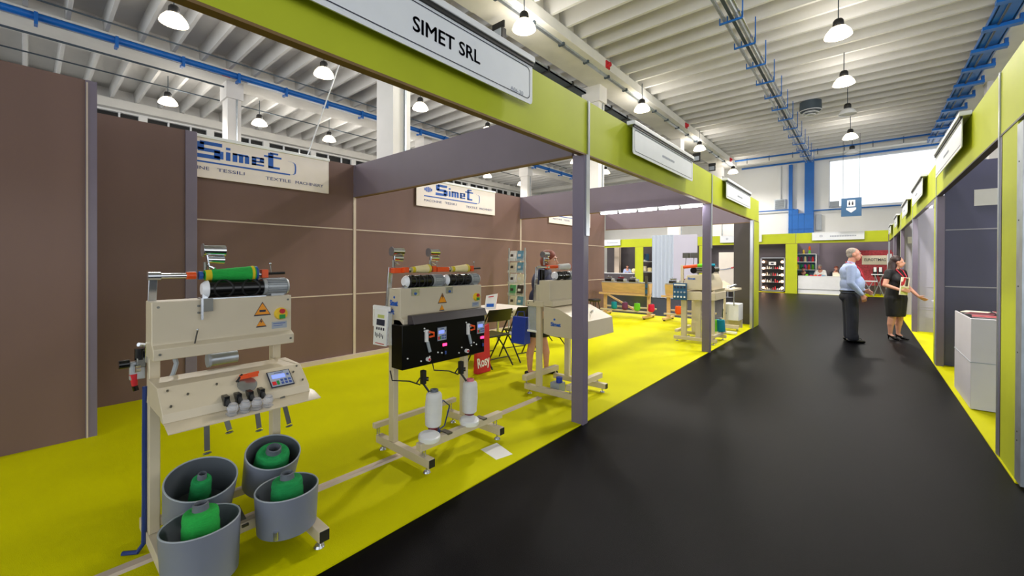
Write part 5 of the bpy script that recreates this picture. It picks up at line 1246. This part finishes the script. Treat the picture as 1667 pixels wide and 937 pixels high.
# ---- seated people far away
def far_person(x, y, rz, lb, top, hair, zs=0.0, fwd=.1):
    t = thing('person', lb, 'person', (x, y, .008), rz)
    hc = (0, .06 + fwd, 1.20 + zs); z = zs
    bd = head_prims(hc, (0, 1, -.3), 1.0) + [('c', (0, .02, 1.03 + z), (0, .05 + fwd, 1.13 + z), .05, .045), ('c', (0, 0, .52), (0, .03, .98 + z), .13, .12)]
    for s in (-1, 1): bd += [('c', (s * .17, .02, .98 + z), (s * .24, .12, .76 + z), .05, .04), ('c', (s * .24, .12, .76 + z), (s * .12, .33, .80 + z), .038, .028)] + hand((s * .12, .33, .80 + z), (-s * .3, 1, 0), (0, 0, 1), .4, .95) + [('c', (s * .09, .02, .50), (s * .11, .40, .50), .08, .06), ('c', (s * .11, .40, .50), (s * .11, .38, .06), .055, .04), ('c', (s * .11, .38, .04), (s * .11, .52, .03), .03, .025)]
    wb = blob('body', bd, .011, 'skin_face', t, 2); face_bits(hc, (0, 1, -.3), 1.0, wb)
    blob('shirt', [('e', (0, .01, .84 + z), (.19, .14, .24)), ('c', (-.15, .02, .98 + z), (.15, .02, .98 + z), .075, .075), ('e', (0, 0, .60), (.17, .14, .14))] + [('c', (s * .17, .02, .98 + z), (s * .24, .12, .76 + z), .065, .055) for s in (-1, 1)] + [('c', (s * .24, .12, .76 + z), (s * .15, .28, .79 + z), .052, .042) for s in (-1, 1)], .013, top, t, 3)
    blob('trousers', [('c', (s * .09, .02, .51), (s * .11, .40, .51), .09, .07) for s in (-1, 1)] + [('c', (s * .11, .40, .50), (s * .11, .38, .10), .066, .055) for s in (-1, 1)] + [('c', (-.08, .0, .52), (.08, .0, .52), .1, .1)], .013, 'trousers', t, 3)
    H = Vector(hc); blob('hair', [('e', H + Vector((0, -.02, .045)), (.082, .095, .078))], .011, hair, t, 2)
    c_ = MB(); c_.box(-.2, .2, -.16, .2, .40, .43, 'chair_black'); c_.box(-.2, .2, -.2, -.17, .43, .80, 'chair_black')
    for sx, sy in ((-1, -1), (1, -1), (-1, 1), (1, 1)): c_.cyl((sx * .18, .02 + sy * .16, 0), (sx * .18, .02 + sy * .16, .40), .012, m='chair_black', n=6)
    ch = thing('chair', 'dark chair under the ' + ' '.join(lb.split()[:9]).rstrip(','), 'chair', (x, y, .008), rz)
    c_.build('chair_frame', ch, world=False)
far_person(-12.1, 26.1, math.radians(-150), 'distant seated person in a pale blue shirt, seen above the long reeling machine', 'shirt_blue', 'hair_brown', .05)
far_person(-1.72, 26.3, math.radians(170), 'distant seated person in white, behind the left of the white counter', 'paper', 'hair_grey', .12)
far_person(-1.12, 26.35, math.radians(190), 'distant seated person in dark jacket, behind the right of the white counter', 'trousers', 'hair_red', .05)
far_person(-2.42, 26.2, math.radians(180), 'distant person in black leaning over the left end of the white counter', 'dress_black', 'hair_brown', .0)

# ============================================================ FAR STANDS ACROSS THE END
FY = 24.9
def far_fascia(x0, x1, lb):
    t = thing('fascia_board', lb, 'fascia board', ((x0 + x1) / 2, FY, 2.5))
    MB().box(x0, x1, FY, FY + .04, 2.5, 3.0, 'lime_panel').build('panel', t)
    MB().box(x0, x1, FY - .004, FY + .044, 2.485, 2.5, 'edge_brown').build('edge_strip', t)
far_fascia(-2.62, .78, 'lime fascia board across the far end of the aisle, above the white counter')
far_fascia(-6.9, -2.64, 'lime fascia board of the far row, behind the corner of the left stands')
far_fascia(-14.0, -6.92, 'lime fascia board of the far row, seen through the left stand')
def far_pillar(x0, x1, lb, m='lime_panel'):
    single('stand_pillar', MB().box(x0, x1, FY, FY + .06, .0, 2.485, m), lb, 'pillar', ((x0 + x1) / 2, FY, 0))
far_pillar(-3.06, -2.57, 'wide lime green pillar left of the white counter')
far_pillar(-11.02, -10.5, 'lime green pillar of the far row, seen over the long reeling machine')
far_pillar(-7.2, -6.9, 'slim lime green pillar of the far row near the white curtain', 'lime_panel')
far_pillar(.78, .84, 'pale end post of the far row beside the right stands', 'aluminium')
# back and side walls
struct('wall_back', MB().box(-14, 1.2, 27.3, 27.35, 0, 2.95, 'grey_panel'))
struct('wall_back', MB().box(-14, -7.2, 26.9, 26.95, 0, 2.95, 'dark_panel'))
single('wall_post', MB().box(-1.92, -1.84, 27.22, 27.3, 0, 2.9, 'post_paint'), 'upright post on the back wall of the far stand, right of the cone shelf', 'post', (-1.88, 27.26, 0))
single('wall_post', MB().box(-13.14, -12.78, 26.3, 26.6, 0, 2.9, 'beige_strip'), 'pale beige column in the far stand above the long reeling machine', 'post', (-13.0, 26.4, 0))
struct('wall_left', MB().box(-3.06, -3.02, 24.97, 27.3, 0, 2.9, 'dark_panel'))
# signs on the far fascia
def far_sign(x0, x1, lb, txt=None):
    t = thing('name_sign', lb, 'sign', ((x0 + x1) / 2, FY - .1, 2.65))
    MB().box(x0, x1, FY - .1, FY - .09, 2.62, 2.97, 'white_sign').build('board', t)
    MB().box(x0, x1, FY - .11, FY, 2.97, 3.0, 'white_gloss').build('top_rail', t)
    b = MB(); n = 16
    for k in range(n): xx = x0 + (x1 - x0) * (.36 + .5 * k / n); b.box(xx, xx + (x1 - x0) * .022, FY - .103, FY - .1, 2.77, 2.83, 'ink_grey')
    b.lathe([(.03, 0), (.055, 0), (.055, .003), (.03, .003)], (x0 + .35, FY - .103, 2.82), (0, 1, 0), 'ink_grey', 16)
    b.build('faint_print', t)
far_sign(-1.97, -.03, 'white sign with faint print centred over the white counter')
far_sign(-6.08, -4.09, 'white sign on the far fascia, cut off by the corner of the left stands')
far_sign(-13.2, -11.97, 'white sign on the far fascia, seen through the opening of the left stand')
# counter
t = thing('counter', 'long white counter in the far stand behind the man', 'counter', (-1.3, 25.2, 0))
MB().box(-2.55, -.35, 25.0, 25.5, .24, .87, 'white_gloss').build('front', t, bevel=.004)
MB().box(-2.55, -.35, 25.04, 25.46, .008, .23, 'white_sign').build('plinth', t)
MB().box(-2.55, -.35, 24.99, 25.52, .87, .89, 'white_gloss').build('top', t)
for k, (x, m_, w, h) in enumerate(((-2.2, 'yarn_lime', .1, .08), (-2.02, 'red', .12, .05), (-1.86, 'yarn_orange', .12, .05), (-1.70, 'yarn_red', .14, .04), (-1.55, 'print_blue', .12, .05), (-1.08, 'paper_cream', .22, .18), (-.9, 'paper_cream', .16, .14))):
    nm = ('lime green', 'red', 'orange', 'crimson', 'pale blue', 'larger cream', 'smaller cream')[k]
    b = MB(); b.box(x - w / 2, x + w / 2, 25.15, 25.15 + w, .891, .891 + h, m_)
    single('sample_box', b, nm + ' sample box on the white counter', 'box', (x, 25.2, .89), bevel=.008)
# shelf with cones
t = thing('shelf_unit', 'white shelf unit with rows of coloured thread cones behind the white counter', 'shelf', (-2.4, 27.1, 0))
for x in (-2.92, -1.98): MB().box(x, x + .05, 26.85, 27.2, 0, 2.0, 'white_gloss').build('side_panel', t)
for z in (.6, 1.14, 1.56, 1.98): MB().box(-2.87, -1.98, 26.85, 27.2, z, z + .04, 'white_gloss').build('shelf', t)
MB().box(-2.87, -1.98, 27.19, 27.2, 0, 2.0, 'print_blue').build('back_panel', t)
names = {'yarn_lime': 'lime', 'yarn_green': 'green', 'yarn_pink': 'pink', 'yarn_orange': 'orange', 'yellow': 'yellow', 'yarn_teal': 'teal', 'yarn_purple': 'purple', 'red': 'red', 'panel_blue': 'blue', 'yarn_cream': 'cream', 'maroon': 'maroon'}
for row, (z, ms) in enumerate(((1.18, ('yellow', 'yarn_green', 'yarn_pink', 'yarn_orange', 'yarn_lime')), (1.60, ('yarn_pink', 'maroon', 'yarn_cream', 'yarn_purple', 'red')))):
    for k, m_ in enumerate(ms):
        x = -2.76 + k * .165
        tt = thing('thread_cone', names[m_] + ' thread cone on the ' + ('middle' if row == 0 else 'upper') + ' shelf behind the counter', 'thread cone', (x, 26.95, z))
        MB().lathe([(.06, z), (.062, z + .02), (.045, z + .26), (.015, z + .27)], (x, 26.95, 0), m=m_, n=14, cap=True).build('thread', tt)
for x, ms, h in ((-2.72, ('panel_blue',), .1), (-2.5, ('yellow', 'yellow'), .1), (-2.24, ('yarn_lime', 'yarn_orange'), .19)):
    z = 2.02
    for i, m_ in enumerate(ms):
        tt = thing('thread_cone', names[m_] + (' thread cone on top of another above the shelf unit' if i else ' thread cone standing on top of the shelf unit'), 'thread cone', (x, 26.95, z))
        MB().lathe([(.055, z), (.06, z + .01), (.035, z + h), (.012, z + h + .005)], (x, 26.95, 0), m=m_, n=14, cap=True).build('thread', tt); z += h + .006
# lit display case
t = thing('display_case', 'glass display case with glowing round bulbs on both sides, full of small goods', 'display case', (-3.65, 25.3, 0))
b = MB()
for x in (-4.16, -3.13): b.box(x - .03, x + .03, 25.1, 25.16, .05, 1.8, 'aluminium')
for z in (.05, 1.76): b.box(-4.19, -3.10, 25.1, 25.16, z, z + .05, 'aluminium')
b.build('frame', t)
b = MB(); b.box(-4.15, -3.14, 25.5, 25.55, .05, 1.8, 'dark_void'); b.build('back', t)
for z in (.12, .5, .85, 1.2): MB().box(-4.13, -3.16, 25.18, 25.5, z, z + .015, 'glass').build('shelf', t)
for x in (-4.06, -3.23):
    for k in range(5): MB().sph((x, 25.14, .24 + k * .335), .065, 'bulb_glow', 8).build('bulb', t)
MB().box(-3.82, -3.5, 25.13, 25.15, 1.42, 1.58, 'paper').build('label_plate', t)
MB().box(-3.73, -3.6, 25.12, 25.13, 1.46, 1.54, 'ink').build('print', t)
cs = ['steel', 'paper', 'red', 'steel_dark', 'paper_cream', 'galvanised', 'print_red']
for z in (.135, .515, .865, 1.215):
    for k in range(9):
        x = -4.0 + k * .09; h = random.uniform(.05, .17); m_ = cs[(k * 3 + int(z * 10)) % 7]
        b = MB(); b.cyl((x, 25.3, z), (x, 25.3, z + h), .035, .02, m_, 8); b.sph((x, 25.3, z + h), .022, m_, 5)
        single('small_part', b, 'small metal or plastic part displayed in the lit glass case', 'sample', (x, 25.3, z), group='goods in the lit display case')
# posters and tables in the far right
t = thing('poster_wall', 'red pictorial poster wall with a pale name panel at the far right end', 'poster', (.35, 26.5, 0))
MB().box(-.35, 1.0, 26.5, 26.53, .45, 2.05, 'print_red').build('panel', t)
MB().box(-.12, .82, 26.48, 26.5, 1.46, 1.90, 'paper_cream').build('name_panel', t)
b = MB(); b.text('EUROTTMAG', (-.03, 26.478, 1.63), (1, 0, 0), (0, 0, 1), .78, .13, .003, 'ink', bold=.01); b.build('lettering', t)
single('brown_panel', MB().box(-.3, .95, 26.55, 26.58, 1.9, 2.15, 'print_red'), 'reddish brown strip above the pale name panel', 'panel', (.3, 26.56, 1.9))
for x0, x1, y, z, lb in ((.22, .75, 25.7, 1.02, 'high white display table with black seats behind it, far right'), (-.15, .42, 25.2, .72, 'low white table with crossed legs, far right')):
    t = thing('white_table', lb, 'table', ((x0 + x1) / 2, y, 0))
    MB().box(x0, x1, y - .2, y + .2, z - .04, z, 'white_gloss').build('top', t)
    for s in (-1, 1): MB().bar(((x0 + x1) / 2 - s * .18, y, .01), ((x0 + x1) / 2 + s * .14, y, z - .04), .03, .03, 'aluminium').build('leg', t)
for x in (.36, .55):
    t = thing('bar_seat', ('left' if x < .5 else 'right') + ' black bar seat with a white back at the far right', 'seat', (x, 26.1, 0))
    MB().box(x - .08, x + .08, 26.02, 26.18, .9, 1.3, 'black_gloss').build('seat', t, bevel=.02); MB().box(x - .05, x + .05, 26.0, 26.02, 1.12, 1.34, 'paper').build('back', t); MB().cyl((x, 26.1, .01), (x, 26.1, .9), .02, m='steel', n=8).build('stem', t)
single('plant_box', MB().box(-.38, -.10, 25.3, 25.5, .01, .28, 'yarn_green'), 'low dark green box on the floor beside the low white table', 'box', (-.2, 25.4, 0))
t = thing('leaflet_stand', 'slim white leaflet stand at the right end of the far row', 'leaflet stand', (.84, 25.4, 0))
MB().box(.72, .96, 25.35, 25.40, .01, 1.0, 'white_gloss').build('panel', t); MB().box(.76, .92, 25.33, 25.35, 1.0, 1.95, 'white_sign').build('board', t)
# white curtain cabin seen through the left stand
t = thing('white_curtain', 'tall pale curtain panel hanging between the long reeling machine and the far cream machine', 'curtain', (-6.2, 17.6, 0))
b = MB()
def wave(x0, x1, y, a, n, z0, z1, m):
    top = []; 
    for i in range(n + 1):
        x = x0 + (x1 - x0) * i / n; top.append((x, y + a * math.sin(i * .9)))
    rings = [[(x, yy, z0), (x, yy, z1), (x, yy + .02, z1), (x, yy + .02, z0)] for x, yy in top]
    b.ring(rings, m)
wave(-6.98, -6.05, 17.5, .03, 40, .02, 2.68, 'curtain_white'); b.build('curtain', t)
MB().box(-6.05, -5.12, 17.45, 17.5, .02, 2.66, 'lilac_panel').build('board', t)
# pale poster with a red swoosh
t = thing('poster_stand', 'pale pink poster with a red swoosh, right of the second aisle post', 'poster', (-4.6, 20.0, 0))
MB().box(-4.95, -4.2, 20.0, 20.03, .55, 1.98, 'table_white').build('board', t)
b = MB()
for i in range(10):
    a = i / 9; b.box(-4.9 + a * .66, -4.82 + a * .66, 19.99, 20.0, 1.20 + .16 * a * a, 1.23 + .17 * a * a + .02 * math.sin(a * 3), 'red' if i > 5 else 'ink_grey')
b.build('print', t)
b = MB(); b.box(-4.62, -4.56, 20.01, 20.04, .02, .55, 'aluminium'); b.box(-4.8, -4.4, 19.9, 20.15, .0, .02, 'aluminium'); b.build('foot', t)
# stock seen in the far left stands
for k, (x, z0, z1, m_) in enumerate(((-10.9, 1.605, 1.72, 'paper'), (-10.95, .965, 1.3, 'paper_cream'), (-10.6, .935, 1.2, 'yarn_cream'), (-10.8, 1.65, 2.1, 'panel_blue'))):
    single('stock_item', MB().lathe([(.09, z0), (.14, z0 + .02), (.13, z1 - .02), (.05, z1)], (x, 26.2, 0), m=m_, n=14, cap=True), ('pale dish', 'cream cone', 'yellowish cone', 'blue bundle')[k] + ' on the dark shelf right of the far lime pillar', 'sample', (x, 26.2, z0))
t = thing('shelf_unit', 'dark shelf unit right of the far lime pillar, behind the long reeling machine', 'shelf', (-10.7, 26.3, 0))
for z in (.93, 1.6): MB().box(-11.2, -9.9, 26.0, 26.5, z - .03, z, 'white_gloss').build('shelf', t)
for x in (-11.25, -9.9): MB().box(x, x + .05, 26.0, 26.5, 0, 2.4, 'dark_panel').build('side_panel', t)
t = thing('desk', 'pale desk in the far stand in front of the distant person in pale blue', 'desk', (-11.2, 25.3, 0))
MB().box(-13.6, -11.1, 25.0, 25.5, .80, .84, 'white_gloss').build('top', t); MB().box(-13.6, -11.1, 25.03, 25.06, 0.01, .80, 'dark_panel').build('front', t)
single('desk_globe', MB().sph((-11.25, 25.25, 1.0), .15, 'yarn_cream', 10), 'round cream lamp globe on the far desk', 'lamp', (-11.25, 25.25, .85))
struct('wall_back', MB().box(-7.2, -3.1, 25.6, 25.65, 0, 2.95, 'dark_panel'))
